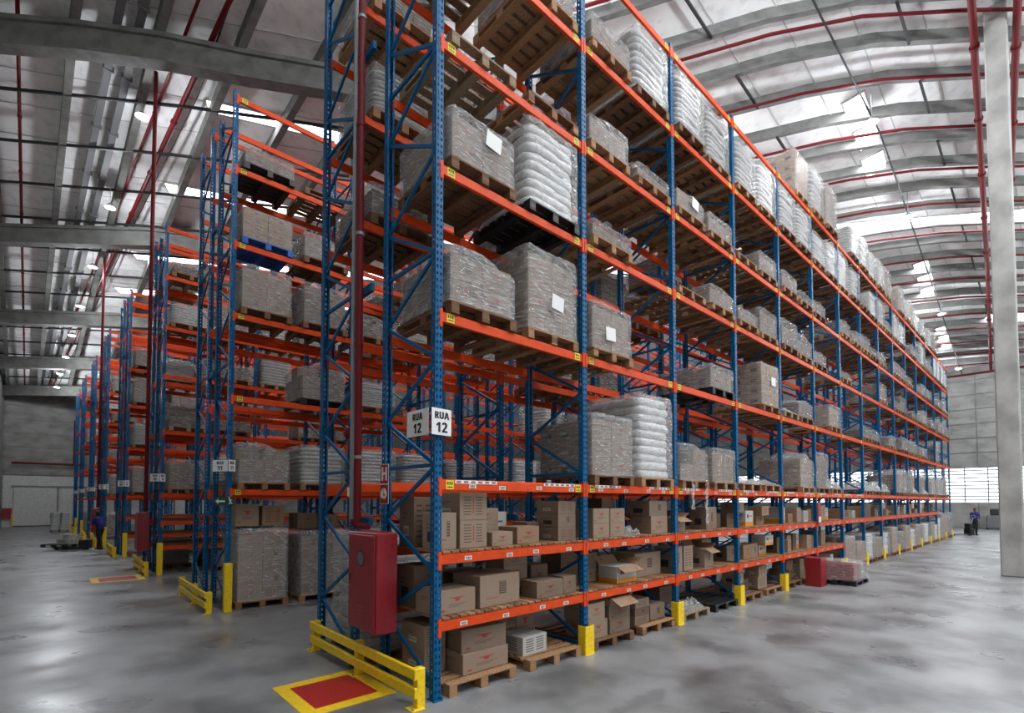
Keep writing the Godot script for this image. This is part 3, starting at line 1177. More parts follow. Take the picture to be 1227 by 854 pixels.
	for k in 2:
		var u0: float = [-2.1, -1.62][k]
		var s := MB.new()
		s.sweep(along_roof([[u0 + 0.3, 8.8], [u0, 15.0], [u0 - 2.0, 55.9]], 0.25), 0.2, 0.1)
		for i in 16:
			var v: float = 10.0 + i * 2.9
			s.sweep(along_roof([[u0 - 0.15 - (v - 15.0) * 0.049, v], [u0 + 0.15 - (v - 15.0) * 0.049, v]], 0.2), 0.06, 0.17)
		tag(put("cable_tray", s.mesh(), M.duct), ["grey cable tray under the end aisle roof, on the aisle-end wall side", "grey cable tray under the end aisle roof, beside the thin red pipe"][k], "tray", "cable trays over the end aisle")
	for k in 3:
		var a: Array = [[-4.2, -0.025, 0.05], [-0.66, -0.082, 0.045], [-0.08, -0.09, 0.075]][k]
		var pts := []
		for v in [8.8, 15.0, 25.0, 40.0, 55.5]:
			pts.append([maxf(a[0] + a[1] * (v - 15.0), -6.2), v])
		tag(put("sprinkler_pipe", roof_pipe(pts, 0.3, a[2]), M.red_pipe), ["red sprinkler pipe under the roof close to the aisle-end wall", "thin red sprinkler pipe beside the cable trays under the roof", "thick red sprinkler pipe beside the thin grey conduit under the roof"][k], "pipe")
	tag(put("cable_conduit", roof_pipe([[0.35, 9.5], [0.2, 15.0], [-0.75, 25.0], [-3.4, 55.5]], 0.3, 0.022), M.dark_metal), "thin grey conduit running along the thick red pipe over the end aisle", "conduit")
	for k in 17:
		var v := 10.5 + k * 2.65
		var s := MB.new()
		s.sweep(along_roof([[-6.4, v + 1.6], [-3.0, v - 0.8], [0.0, v - 2.9], [5.5, v - 6.4]], 0.34), 0.06, 0.09)
		tag(put("purlin_rod", s.mesh(), M.dark_metal), "thin dark steel purlin crossing under the roof of the end aisle", "purlin", "purlins over the end aisle", "structure")
	for k in LAMPS_END.size():
		high_bay(LAMPS_END[k][0], LAMPS_END[k][1], "round high-bay lamp over the end aisle, %s from the cold-store wall" % ORD[7 - k], 7.0)
	for k in LAMPS_SIDE.size():
		high_bay(LAMPS_SIDE[k][0], LAMPS_SIDE[k][1], "round high-bay lamp on the conduit over the open floor, %s from the louvred wall" % ORD[3 - k], 10.0)
	for k in 2:  # unseen lamps added to brighten the roof deck
		high_bay(3.5 + 6.5 * k, -0.6, "added high-bay lamp over the corner of row twelve, %s from the aisle-end wall" % ORD[k], 13.0, 2.2)
	for j in 2:  # two lamp rows added out of view for even light on the roof
		for k in 7:
			high_bay(2.0 + 7.0 * k, -8.0 - 8.0 * j, "added high-bay lamp in %s lamp row over the dock floor, %s from the aisle-end wall" % [ORD[j], ORD[k]], 17.0, 2.6)
	for k in 4:  # extra lamp row added for light in the aisle behind the racks
		high_bay(6.0 + 9.0 * k, 4.7, "added high-bay lamp over the aisle behind row twelve, %s from the end aisle" % ORD[k], 12.0)


# ---------------------------------------------------------------- pallet racks
# rows: number on the sign, u of the end frame, v of the aisle face of its first rack, bays
const ROWS := [[12, 0.0, 0.0, 15], [11, -0.55, 6.5, 9], [10, -0.78, 13.3, 6], [9, -1.05, 19.9, 4], [8, -1.3, 26.2, 4], [7, -1.5, 32.4, 3], [6, -1.75, 38.6, 3], [5, -1.9, 44.8, 3]]


func rear_of(row: Array) -> Array:
	# the second rack of a row stands back to back with the first
	var gap := 0.45 if row[0] == 12 else 0.32
	return [row[0], row[1] - (0.15 if row[0] == 12 else 0.08), row[2] + DEPTH + gap, row[3]]


func levels_of(number: int, rear: bool, bay: int) -> Array:
	var out := [2, 3, 4, 5, 6, 7]
	if number == 12 and not rear:
		if bay < 6:
			out.append(0)
		if bay < 13:
			out.append(1)
	elif number == 10 or number == 9 or (number == 11 and bay > 1):
		out.append(0)
		out.append(1)
	return out


func racks() -> void:
	for row in ROWS:
		rack(row, false)
		rack(rear_of(row), true)


func rack(row: Array, rear: bool) -> void:
	var number: int = row[0]
	var nb: int = row[3]
	var t := thing("pallet_rack", "blue and orange pallet rack of row %s, %s" % [ROW_WORD[number], "back rack of the pair" if rear else "rack facing the open aisle" if number == 12 else "front rack of the pair"], "rack", Vector3(row[1], 0, -row[2]), 0.0, "pallet racks")
	var near: int = 4 if number == 12 else 2 if number == 11 else 0
	var first_beam: Material = M.orange
	for f in nb + 1:
		var x := f * BAY
		put("upright", S.post, M.blue, t, Vector3(x, 0, 0))
		put("upright", S.post, M.blue, t, Vector3(x, 0, -DEPTH), PI)
		if f < near:
			for q in brace_plan():
				put("brace", [S.brace_up, S.brace_down, S.brace_flat][q[1]], M.blue, t, Vector3(x, q[0], 0))
		else:
			put("bracing", S.bracing, M.blue, t, Vector3(x, 0, 0))
		if f < 7:
			put("base_plate", S.base_plate, M.blue, t, Vector3(x, 0, 0))
			put("base_plate", S.base_plate, M.blue, t, Vector3(x, 0, -DEPTH), PI)
		if rear:
			for y in [1.9, 4.9, 8.1]:
				put("row_spacer", box_shape("spacer", Vector3(0.05, 0.1, 0.34)), M.blue, t, Vector3(x, y, 0.2))
	for b in nb:
		for l in levels_of(number, rear, b):
			var y: float = LV[l]
			var x := (b + 0.5) * BAY
			var fb := put("beam", S.beam, first_beam, t, Vector3(x, y, 0))
			put("beam", S.beam, first_beam, t, Vector3(x, y, -DEPTH), PI)
			if number == 12 and not rear and b < 7:
				if l < 3:
					for k in 4:
						put("label_sticker", S.sticker, null, fb, Vector3(-0.9 + k * 0.58 + 0.06 * ((b + l + k) % 3), -0.012 - 0.01 * (k % 2), -0.004))
				if l >= 2:
					for e in [-1.0, 1.0]:
						put("capacity_tag", S.tag, null, fb, Vector3(e * (BAY * 0.5 - 0.16), 0.0, -0.004))
				if l == 2:
					put("position_strip", S.strip, null, fb, Vector3(-0.72, 0.036, -0.004))
					put("position_strip", S.strip, null, fb, Vector3(0.72, 0.036, -0.004))
			elif number == 11 and not rear and b < 2:
				put("capacity_tag", S.tag, null, fb, Vector3(-BAY * 0.5 + 0.16, 0.0, -0.004))
			# wooden decking on the two picking levels
			if number == 12 and not rear and l < 2:
				if b < 6:
					for k in 20:
						put("deck_board", S.deck_board, M["wood%d" % [0, 1, 0, 2][(k * 7 + b + l) % 4]], t, Vector3(x - 1.14 + k * 0.12, y + 0.06, 0))
				else:
					put("deck", S.deck, M.wood0, t, Vector3(x, y + 0.06, 0))
			elif l < 2:
				put("deck", S.deck, M.wood2, t, Vector3(x, y + 0.06, 0))


func two(n: int) -> String:
	return "%02d" % n


# ---------------------------------------------------------------- goods
func where_words(row: Array, rear: bool, bay: int, level: int, slot: int) -> String:
	var lv: String = "floor" if level < 0 else ORD[level]
	return "%s level, %s bay, %srow %s rack, %s slot" % [lv, ORD[bay], "rear " if rear else "", ROW_WORD[row[0]], "aisle-end" if slot == 0 else "far"]


func pallet(at: Vector3, label: String, parts: bool, style := 0, turn := 0.0) -> void:
	if parts:
		var t := thing("wooden_pallet", label, "pallet", at, turn, "pallets")
		for p in pallet_plan():
			var s: int = [0, 1, 2, 0, 1][rng.randi_range(0, 4)] if style == 0 else style
			var m: Material = M.blue_pallet if style == 9 else M.black_pallet if style == 8 else M["wood%d" % s]
			put(["deck_board", "runner_board", "block"][p[0]], [S.pallet_board, S.pallet_runner, S.pallet_block][p[0]], m, t, p[1])
	else:
		var m: Material = M.blue_pallet if style == 9 else M.black_pallet if style == 8 else M["wood%d" % ([0, 1, 2, 0, 2][rng.randi_range(0, 4)] if style == 0 else style)]
		var o := put("wooden_pallet", S.pallet, m, self, at, turn)
		tag(o, label, "pallet", "pallets")


const LOOK := {
	"carton": "brown cartons under clear film", "bags": "white bags stacked in layers", "low": "grey film-wrapped low load", "flat": "crumpled clear film sheet",
	"tall": "tall brown carton stack in film", "print": "brown cartons with dark print", "pile": "slumped load in loose film", "grey": "grey film-wrapped sacks",
}


func goods_on(at: Vector3, kind: String, h: float, words: String, parts: bool, w := 0.98, d := 1.14, style := -1) -> Node3D:
	var t := thing("wrapped_load", "%s, %s" % [LOOK[kind], words], "load", at, rng.randf_range(-0.02, 0.02), "goods stored on the racks")
	var v := rng.randi_range(0, 5) if style < 0 else style
	match kind:
		"carton", "tall", "pile", "low":
			var m: Material = M["carton%d" % [0, 1, 3][rng.randi_range(0, 2)]] if kind != "low" else M.carton1
			var ny := maxi(1, int(round(h / 0.3)))
			if parts:
				for y in ny:
					for x in 2:
						for z in 3:
							var hh := h / ny
							if kind == "pile" and y == ny - 1 and (x + z) % 2 == 0:
								continue
							put("carton", S["carton%d" % ((x + y * 2 + v) % 4)], m, t, Vector3((x - 0.5) * w * 0.475, y * hh * 0.96, (z - 1) * d * 0.315), 0.0, Vector3(w * 0.47, hh * 0.95, d * 0.31))
			else:
				put("carton_stack", S["block%d" % (v % 3)], m if kind != "low" else M.carton3, t, Vector3.ZERO, 0.0, Vector3(w * 0.93, h * (0.8 if v in [1, 2, 4] else 0.95), d * 0.93))
			var fv := v
			if kind == "carton" or kind == "tall":
				fv = [0, 3, 5][v % 3]
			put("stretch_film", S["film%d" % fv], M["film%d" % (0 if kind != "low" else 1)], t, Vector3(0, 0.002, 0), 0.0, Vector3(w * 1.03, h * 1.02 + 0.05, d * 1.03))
		"bags", "grey":
			put("bag_stack", S["bags%d" % (v % 3)], M.bag if kind == "bags" else M.bag_grey, t, Vector3.ZERO, 0.0, Vector3(w * 0.97, h, d * 0.97))
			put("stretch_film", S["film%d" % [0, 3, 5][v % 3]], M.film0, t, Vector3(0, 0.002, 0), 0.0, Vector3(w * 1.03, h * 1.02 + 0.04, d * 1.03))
		"print":
			for y in 4:
				for x in 2:
					for z in 3:
						put("carton", S.carton3, M.carton2, t, Vector3((x - 0.5) * w * 0.49, y * h * 0.25, (z - 1) * d * 0.33), PI * 0.5 if false else 0.0, Vector3(w * 0.48, h * 0.245, d * 0.325))
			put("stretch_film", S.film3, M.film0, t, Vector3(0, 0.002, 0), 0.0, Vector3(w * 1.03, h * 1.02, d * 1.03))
		"flat":
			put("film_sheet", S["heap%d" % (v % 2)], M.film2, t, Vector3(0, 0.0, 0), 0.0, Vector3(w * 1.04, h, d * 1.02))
	return t


func stow(row: Array, rear: bool, bay: int, level: int, slot: int, kind: String, h: float, style := -1, wood := 0, dx := 0.0) -> Node3D:
	var parts: bool = row[0] == 12 and not rear and bay < 4 and level >= 2
	var y: float = 0.0 if level < 0 else LV[level] + 0.061
	var at := Vector3(row[1] + bay * BAY + (0.645 if slot == 0 else 1.875) + dx, y, -row[2] - DEPTH * 0.5 + 0.04 + rng.randf_range(-0.03, 0.03))
	var words := where_words(row, rear, bay, level, slot)
	pallet(at, ("blue plastic pallet" if wood == 9 else "black plastic pallet" if wood == 8 else "wooden pallet") + " " + words, parts, wood)
	if kind != "":
		return goods_on(at + Vector3(0, 0.141, 0), kind, h, words, parts or (row[0] == 11 and not rear and bay == 0), 0.98, 1.14, style)
	return null


# delivery notes stuck to the film: bay, level, slot, x, share of the height, tilt
const PAPERS := [[0, 4, 0, 0.12, 0.78, -0.12], [0, 3, 1, 0.05, 0.42, -0.1], [2, 5, 0, 0.1, 0.6, -0.15], [3, 3, 1, 0.1, 0.6, 0.0], [1, 3, 0, -0.1, 0.4, 0.05]]


func rack_loads() -> void:
	rng.seed = 2024
	var r12: Array = ROWS[0]
	var spec := [
		# bay, level index, slot, kind, height, film variant, wood
		[1, 2, 0, "carton", 0.86, 3, 2], [1, 2, 1, "bags", 1.34, 1, 1], [2, 2, 0, "pile", 0.62, 1, 0], [2, 2, 1, "carton", 0.62, 0, 0], [3, 2, 0, "flat", 0.16, 0, 0], [3, 2, 1, "flat", 0.12, 1, 0], [4, 2, 1, "pile", 0.95, 2, 0], [5, 2, 0, "carton", 0.95, 0, 0], [5, 2, 1, "flat", 0.3, 0, 0],
		[0, 3, 0, "low", 0.62, 1, 2], [0, 3, 1, "tall", 1.06, 4, 0], [1, 3, 0, "carton", 0.66, 3, 0], [2, 3, 1, "low", 0.42, 3, 8], [3, 3, 1, "print", 0.98, 0, 0], [4, 3, 0, "flat", 0.14, 1, 3], [4, 3, 1, "low", 0.5, 2, 2], [5, 3, 1, "carton", 0.6, 3, 0],
		[0, 4, 0, "low", 0.56, 0, 2], [0, 4, 1, "bags", 1.10, 0, 8], [1, 4, 0, "low", 0.20, 3, 1], [2, 4, 1, "low", 0.34, 1, 0], [2, 4, 0, "", 0.0, 0, 0], [3, 4, 0, "low", 0.22, 5, 0], [3, 4, 1, "carton", 0.55, 0, 0], [4, 4, 0, "carton", 0.6, 4, 0], [4, 4, 1, "low", 0.5, 1, 0], [5, 4, 0, "low", 0.4, 2, 0],
		[0, 5, 0, "flat", 0.14, 0, 3], [0, 5, 1, "flat", 0.16, 1, 0], [1, 5, 0, "low", 0.42, 4, 1], [1, 5, 1, "low", 0.18, 0, 0], [2, 5, 0, "low", 0.4, 2, 0], [2, 5, 1, "low", 0.34, 3, 0], [3, 5, 0, "", 0.0, 0, 0], [3, 5, 1, "low", 0.42, 5, 0], [4, 5, 0, "low", 0.36, 0, 0], [4, 5, 1, "low", 0.2, 1, 0], [5, 5, 0, "low", 0.42, 2, 0],
		[0, 6, 0, "flat", 0.18, 1, 0], [0, 6, 1, "carton", 1.0, 5, 1], [1, 6, 0, "low", 0.36, 3, 0], [1, 6, 1, "grey", 1.06, 0, 2], [2, 6, 0, "grey", 0.98, 1, 2], [2, 6, 1, "grey", 1.0, 2, 0], [3, 6, 0, "grey", 1.0, 0, 0], [3, 6, 1, "bags", 1.05, 1, 0], [4, 6, 0, "grey", 0.98, 2, 0], [4, 6, 1, "grey", 1.0, 1, 0], [5, 6, 0, "grey", 0.8, 0, 0], [5, 6, 1, "grey", 0.95, 2, 0],
		[4, 7, 1, "print", 1.15, 0, 1], [5, 7, 0, "grey", 1.2, 0, 0], [5, 7, 1, "tall", 1.2, 3, 0],
	]
	for s in spec:
		var g := stow(r12, false, s[0], s[1], s[2], s[3], s[4], s[5], s[6])
		for p in PAPERS:
			if g != null and p[0] == s[0] and p[1] == s[1] and p[2] == s[2]:
				var sheet := put("paper_sheet", box_shape("paper_sheet", Vector3(0.24, 0.2, 0.002)), M.paper, g, Vector3(p[3], s[4] * p[4], 0.605))
				sheet.rotation.z = p[5]

	# the run of bays beyond: the same mix of goods
	for b in range(6, 15):
		for l in range(2, 8):
			for k in 2:
				if rng.randf() > [0.8, 0.72, 0.8, 0.85, 0.95, 0.9 if b < 12 else 0.2][l - 2]:
					continue
				var kind: String = [["pile", "carton", "flat"], ["carton", "low", "low", "bags"], ["low", "low", "carton"], ["low", "low", "flat"], ["grey", "bags", "low"], ["grey", "tall", "bags"]][l - 2][rng.randi_range(0, 2)]
				var h: float = rng.randf_range(0.75, 1.1) if kind in ["carton", "bags", "grey", "tall", "pile"] else rng.randf_range(0.2, 0.5)
				if l in [4, 5] and h > 0.7:
					h = 0.6
				stow(r12, false, b, l, k, kind, h)
	for b in range(6, 15):
		for k in 2:
			var kind: String = ["print", "pile", "bags", "bags", "print", "tall"][rng.randi_range(0, 5)]
			var most := 0.98 if b < 13 else 1.5
			stow(r12, false, b, -1, k, kind, most * rng.randf_range(0.65, 1.0))
	# back rack of row 12
	var rear12 := rear_of(r12)
	stow(rear12, true, 0, -1, 0, "grey", 1.5)
	stow(rear12, true, 0, 5, 0, "grey", 0.62, 1)
	stow(rear12, true, 0, 4, 0, "low", 0.4, 0)
	stow(rear12, true, 0, 6, 0, "low", 0.35, 2)
	fill(rear12, true, 0, 6, [0.12, 0.3, 0.45, 0.5, 0.45, 0.1], 1)
	# row 11
	var r11: Array = ROWS[1]
	stow(r11, false, 0, -1, 0, "tall", 1.38, 0, 0)
	stow(r11, false, 0, -1, 1, "carton", 1.3, 1, 0)
	for k in 4:
		var lift: float = [1.645, 1.645, 1.56, 1.56][k]
		tag(put("carton", S["carton%d" % (k % 4)], M[["carton0", "carton2", "carton3", "carton1"][k]], self, Vector3(-0.55 + [0.4, 0.9, 1.62, 2.1][k], lift, -7.0), 0.03 * k, Vector3(0.44, [0.46, 0.42, 0.34, 0.3][k], 0.5)), "%s carton atop wrapped floor load, first bay of row eleven, %s from aisle end" % [["brown", "tan", "dark brown", "grey-brown"][k], ORD[k]], "carton", "cartons atop the row eleven loads")
	stow(r11, false, 0, 2, 0, "pile", 0.75, 1, 0)
	stow(r11, false, 0, 2, 1, "grey", 0.8, 0, 0)
	stow(r11, false, 0, 3, 1, "pile", 0.8, 4, 8)
	stow(r11, false, 0, 4, 0, "carton", 0.86, 3, 2)
	stow(r11, false, 0, 4, 1, "carton", 0.84, 0, 2)
	stow(r11, false, 0, 5, 0, "print", 0.62, 0, 9)
	stow(r11, false, 0, 5, 1, "low", 0.5, 1, 0)
	stow(r11, false, 0, 6, 0, "low", 0.3, 0, 8)
	stow(r11, false, 0, 6, 1, "", 0.0, 0, 2)
	fill(r11, false, 1, 5, [0.7, 0.5, 0.5, 0.45, 0.3, 0.0], 0)
	fill(rear_of(r11), true, 0, 2, [0.8, 0.6, 0.5, 0.3, 0.2, 0.0], -1)
	for k in range(2, ROWS.size()):
		var n: int = [3, 2, 1, 1, 1, 1][k - 2]
		fill(ROWS[k], false, 0, n, [0.85, 0.75, 0.7, 0.6, 0.4, 0.0], 0)
		if k < 4:
			fill(rear_of(ROWS[k]), true, 0, 1, [0.85, 0.75, 0.7, 0.5, 0.3, 0.0], 0)


func fill(row: Array, rear: bool, from: int, to: int, share: Array, skip_end: int) -> void:
	for b in range(from, to):
		for l in range(2, 8):
			for k in 2:
				if rng.randf() > share[l - 2]:
					continue
				if skip_end == 1 and b == 0 and k == 0:
					continue
				var kind: String = ["carton", "grey", "low", "pile", "bags", "low", "tall"][rng.randi_range(0, 6)]
				var h: float = rng.randf_range(0.55, 0.95) if kind != "low" else rng.randf_range(0.25, 0.5)
				stow(row, rear, b, l, k, kind, h)
		if row[0] != 12 and not (row[0] == 11 and not rear and b == 0):
			for k in 2:
				if rng.randf() < 0.7:
					var tall: bool = row[0] == 10 or row[0] == 9 or (row[0] == 11 and b > 1)
					stow(row, rear, b, -1, k, ["carton", "grey", "pile"][rng.randi_range(0, 2)], 0.42 if tall else 1.3)


# loose cartons on the two picking levels and on the floor pallets of rack 12
var box_count := {}


func carton(bay: int, shelf: int, x: float, w: float, h: float, d: float, zf: float, up: float, style: int, m: String, turn := 0.0, open := false) -> void:
	var y: float = [0.142, LV[0] + 0.086, LV[1] + 0.086][shelf] + up
	var key := "%d_%d" % [bay, shelf]
	var k: int = box_count.get(key, 0)
	box_count[key] = k + 1
	var look: String = {"carton0": "brown", "carton1": "grey-brown", "carton2": "tan", "carton3": "dark brown", "pale_carton": "white and yellow" if style % 2 == 0 else "pale printed"}[m]
	var at := Vector3(bay * BAY + x + w * 0.5, y, -zf - d * 0.5)
	var label := "%s%s carton %s, %s bay of row twelve, %s from aisle end" % ["open " if open else "", look if not open else look.get_slice(" ", 0), ["on floor pallet", "on lower shelf", "on upper shelf"][shelf], ORD[bay], ORD[mini(k, 15)]]
	if open:
		var t := thing("open_carton", label, "carton", at, turn, "cartons on the picking shelves")
		put("carton_body", S["carton%d" % style], M[m], t, Vector3.ZERO, 0.0, Vector3(w, h, d))
		var f := MB.new()
		f.cbox(Vector3(0, 0.0, d * 0.22), Vector3(w, 0.005, d * 0.46), 0.0)
		var fm := f.mesh()
		var a := put("flap", fm, M["carton2"], t, Vector3(0, h + 0.002, d * 0.5))
		a.rotation.x = 0.5
		var b := put("flap", fm, M["carton2"], t, Vector3(0, h + 0.002, -d * 0.5), PI)
		b.rotation.x = -0.9
		var side := MB.new()
		side.cbox(Vector3(w * 0.2, 0, 0), Vector3(w * 0.42, 0.005, d), 0.0)
		var c := put("flap", side.mesh(), M["carton2"], t, Vector3(w * 0.5, h + 0.002, 0))
		c.rotation.z = 0.45
	else:
		var o := put("carton", S["carton%d" % style], M[m], self, at, turn, Vector3(w, h, d))
		tag(o, label, "carton", "cartons on the picking shelves")


func shelf_goods() -> void:
	rng.seed = 515
	var list := [
		# bay, shelf, x, w, h, d, set-back, height above shelf, style, material, turn
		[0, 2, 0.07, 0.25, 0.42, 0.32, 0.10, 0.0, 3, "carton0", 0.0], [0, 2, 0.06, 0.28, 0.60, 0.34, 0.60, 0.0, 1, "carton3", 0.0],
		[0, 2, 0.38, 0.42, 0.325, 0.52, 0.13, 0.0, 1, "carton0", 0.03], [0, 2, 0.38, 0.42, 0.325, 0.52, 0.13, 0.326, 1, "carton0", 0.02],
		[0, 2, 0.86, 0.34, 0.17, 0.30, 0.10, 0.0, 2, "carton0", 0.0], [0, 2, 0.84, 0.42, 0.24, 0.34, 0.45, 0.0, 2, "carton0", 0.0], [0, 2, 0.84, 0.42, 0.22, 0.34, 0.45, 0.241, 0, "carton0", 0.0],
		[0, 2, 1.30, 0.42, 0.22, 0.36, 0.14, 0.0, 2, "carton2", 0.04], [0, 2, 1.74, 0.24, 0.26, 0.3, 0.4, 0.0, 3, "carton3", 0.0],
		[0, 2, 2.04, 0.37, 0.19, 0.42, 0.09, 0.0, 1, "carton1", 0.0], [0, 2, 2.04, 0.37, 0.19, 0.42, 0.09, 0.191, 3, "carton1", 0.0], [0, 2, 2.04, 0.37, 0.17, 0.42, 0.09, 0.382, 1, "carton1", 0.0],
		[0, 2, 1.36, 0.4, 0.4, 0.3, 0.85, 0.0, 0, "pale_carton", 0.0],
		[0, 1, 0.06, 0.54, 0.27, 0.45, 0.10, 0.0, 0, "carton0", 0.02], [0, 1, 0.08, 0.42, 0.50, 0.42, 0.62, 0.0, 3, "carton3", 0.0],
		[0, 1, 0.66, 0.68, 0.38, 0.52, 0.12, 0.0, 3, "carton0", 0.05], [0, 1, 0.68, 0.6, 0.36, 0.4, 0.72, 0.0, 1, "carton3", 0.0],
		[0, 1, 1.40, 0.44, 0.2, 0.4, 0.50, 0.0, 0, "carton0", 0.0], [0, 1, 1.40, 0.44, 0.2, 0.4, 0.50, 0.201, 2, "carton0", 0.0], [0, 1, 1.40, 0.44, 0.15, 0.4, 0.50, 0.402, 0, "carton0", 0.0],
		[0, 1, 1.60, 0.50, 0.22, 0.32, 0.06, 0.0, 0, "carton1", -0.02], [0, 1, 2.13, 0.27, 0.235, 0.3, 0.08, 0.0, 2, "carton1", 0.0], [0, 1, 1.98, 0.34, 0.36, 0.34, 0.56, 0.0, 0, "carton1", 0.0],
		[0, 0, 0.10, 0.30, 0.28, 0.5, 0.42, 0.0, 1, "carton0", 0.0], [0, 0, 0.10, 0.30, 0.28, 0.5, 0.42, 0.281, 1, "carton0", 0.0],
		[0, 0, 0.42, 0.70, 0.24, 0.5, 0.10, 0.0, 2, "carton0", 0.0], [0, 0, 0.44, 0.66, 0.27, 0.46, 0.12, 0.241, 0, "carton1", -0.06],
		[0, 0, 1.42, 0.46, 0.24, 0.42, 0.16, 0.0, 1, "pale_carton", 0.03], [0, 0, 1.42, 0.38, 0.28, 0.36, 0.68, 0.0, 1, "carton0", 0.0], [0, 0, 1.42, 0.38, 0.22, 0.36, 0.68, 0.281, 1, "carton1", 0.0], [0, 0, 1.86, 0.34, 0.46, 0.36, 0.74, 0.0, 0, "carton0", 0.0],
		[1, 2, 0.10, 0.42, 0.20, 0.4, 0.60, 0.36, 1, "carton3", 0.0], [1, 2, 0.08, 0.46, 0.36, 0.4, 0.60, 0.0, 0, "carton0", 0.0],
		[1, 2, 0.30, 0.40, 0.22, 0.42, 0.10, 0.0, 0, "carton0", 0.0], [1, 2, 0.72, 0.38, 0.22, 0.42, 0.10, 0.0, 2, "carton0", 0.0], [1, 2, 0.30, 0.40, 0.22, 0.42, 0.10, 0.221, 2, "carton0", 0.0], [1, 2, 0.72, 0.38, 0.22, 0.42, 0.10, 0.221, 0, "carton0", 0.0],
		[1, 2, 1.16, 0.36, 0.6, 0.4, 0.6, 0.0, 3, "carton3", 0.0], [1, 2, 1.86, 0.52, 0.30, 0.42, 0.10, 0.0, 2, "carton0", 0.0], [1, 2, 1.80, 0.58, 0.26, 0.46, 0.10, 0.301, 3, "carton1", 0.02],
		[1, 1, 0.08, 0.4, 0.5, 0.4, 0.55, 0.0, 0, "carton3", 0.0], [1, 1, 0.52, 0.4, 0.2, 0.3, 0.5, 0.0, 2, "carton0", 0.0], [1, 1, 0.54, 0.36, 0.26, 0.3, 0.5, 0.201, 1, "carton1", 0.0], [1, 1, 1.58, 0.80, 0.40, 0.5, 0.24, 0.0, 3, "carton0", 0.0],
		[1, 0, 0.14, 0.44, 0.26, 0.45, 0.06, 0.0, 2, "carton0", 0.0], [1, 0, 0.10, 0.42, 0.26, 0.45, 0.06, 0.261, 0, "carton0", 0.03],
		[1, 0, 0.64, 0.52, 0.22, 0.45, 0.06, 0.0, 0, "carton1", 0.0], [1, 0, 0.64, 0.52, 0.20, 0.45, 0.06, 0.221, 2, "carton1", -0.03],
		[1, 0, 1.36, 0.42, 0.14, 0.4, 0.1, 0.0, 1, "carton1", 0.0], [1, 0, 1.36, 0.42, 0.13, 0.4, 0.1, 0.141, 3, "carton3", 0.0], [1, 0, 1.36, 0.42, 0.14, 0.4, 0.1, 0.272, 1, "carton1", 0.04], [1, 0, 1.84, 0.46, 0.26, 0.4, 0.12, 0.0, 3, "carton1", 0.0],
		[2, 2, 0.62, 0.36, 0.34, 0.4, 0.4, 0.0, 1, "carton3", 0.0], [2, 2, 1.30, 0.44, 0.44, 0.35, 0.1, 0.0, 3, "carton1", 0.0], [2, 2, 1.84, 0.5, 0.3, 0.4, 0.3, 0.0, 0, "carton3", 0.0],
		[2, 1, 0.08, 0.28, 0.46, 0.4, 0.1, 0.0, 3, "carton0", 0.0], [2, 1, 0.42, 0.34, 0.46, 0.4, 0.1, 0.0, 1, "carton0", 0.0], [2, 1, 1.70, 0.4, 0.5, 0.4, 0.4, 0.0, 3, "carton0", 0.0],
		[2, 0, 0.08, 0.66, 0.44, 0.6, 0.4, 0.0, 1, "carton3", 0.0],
	]
	for a in list:
		carton(a[0], a[1], a[2], a[3], a[4], a[5], a[6], a[7], a[8], a[9], a[10])
	carton(1, 1, 0.86, 0.52, 0.26, 0.36, 0.08, 0.0, 0, "pale_carton", 0.0, true)
	carton(1, 0, 0.64, 0.52, 0.11, 0.45, 0.06, 0.422, 3, "carton0", 0.05, true)
	carton(2, 2, 0.06, 0.42, 0.26, 0.36, 0.1, 0.0, 0, "carton0", 0.0, true)
	carton(2, 1, 1.16, 0.44, 0.36, 0.36, 0.1, 0.0, 3, "carton0", 0.1, true)
	# the bays beyond, filled in the same manner
	for b in range(3, 13):
		for s in [0, 1, 2]:
			if (s == 1 and b > 5) or (s == 0 and b > 5):
				continue
			var x := 0.12
			while x < 2.0:
				var w := rng.randf_range(0.26, 0.52)
				if x + w > 2.42:
					break
				if rng.randf() < 0.86:
					var h := rng.randf_range(0.2, 0.44) if s > 0 else rng.randf_range(0.2, 0.3)
					var m: String = ["carton0", "carton1", "carton3", "carton0", "pale_carton", "carton2"][rng.randi_range(0, 5)]
					carton(b, s, x, w, h, rng.randf_range(0.3, 0.5), rng.randf_range(0.06, 0.3), 0.0, rng.randi_range(0, 3), m, rng.randf_range(-0.05, 0.05))
					if h < 0.3 and rng.randf() < 0.6:
						carton(b, s, x + 0.01, w - 0.02, minf(h, 0.24), 0.32, 0.12, h + 0.001, rng.randi_range(0, 3), m, 0.0)
				x += w + rng.randf_range(0.02, 0.16)
	# torn film hanging from the third bay's load over the picking shelf
	for k in 2:
		var rb := SurfaceTool.new()
		rb.begin(Mesh.PRIMITIVE_TRIANGLES)
		var nz := FastNoiseLite.new()
		nz.seed = 300 + k
		nz.frequency = 1.0
		var rows := 16
		var at := func(i: int, j: int) -> Vector3:
			var y: float = -[0.82, 0.55][k] * i / rows
			var wd: float = 0.05 + 0.03 * nz.get_noise_1d(i * 0.4)
			return Vector3((j - 1) * wd + 0.05 * nz.get_noise_1d(i * 0.25 + 20.0), y, 0.025 * nz.get_noise_2d(i * 0.5, j * 3.0) - 0.012 * (j % 2))
		for i in rows:
			for j in 2:
				var c := [at.call(i, j), at.call(i, j + 1), at.call(i + 1, j + 1), at.call(i + 1, j)]
				for q in [0, 1, 2, 0, 2, 3]:
					rb.add_vertex(c[q])
		rb.index()
		rb.generate_normals()
		tag(put("film_strip", rb.commit(), M.film2, self, Vector3(2 * BAY + [1.04, 0.5][k], 2.56, 0.052)), ["long torn film strip hanging over the third bay beam of row twelve", "short torn film strip hanging over the third bay beam of row twelve"][k], "film")
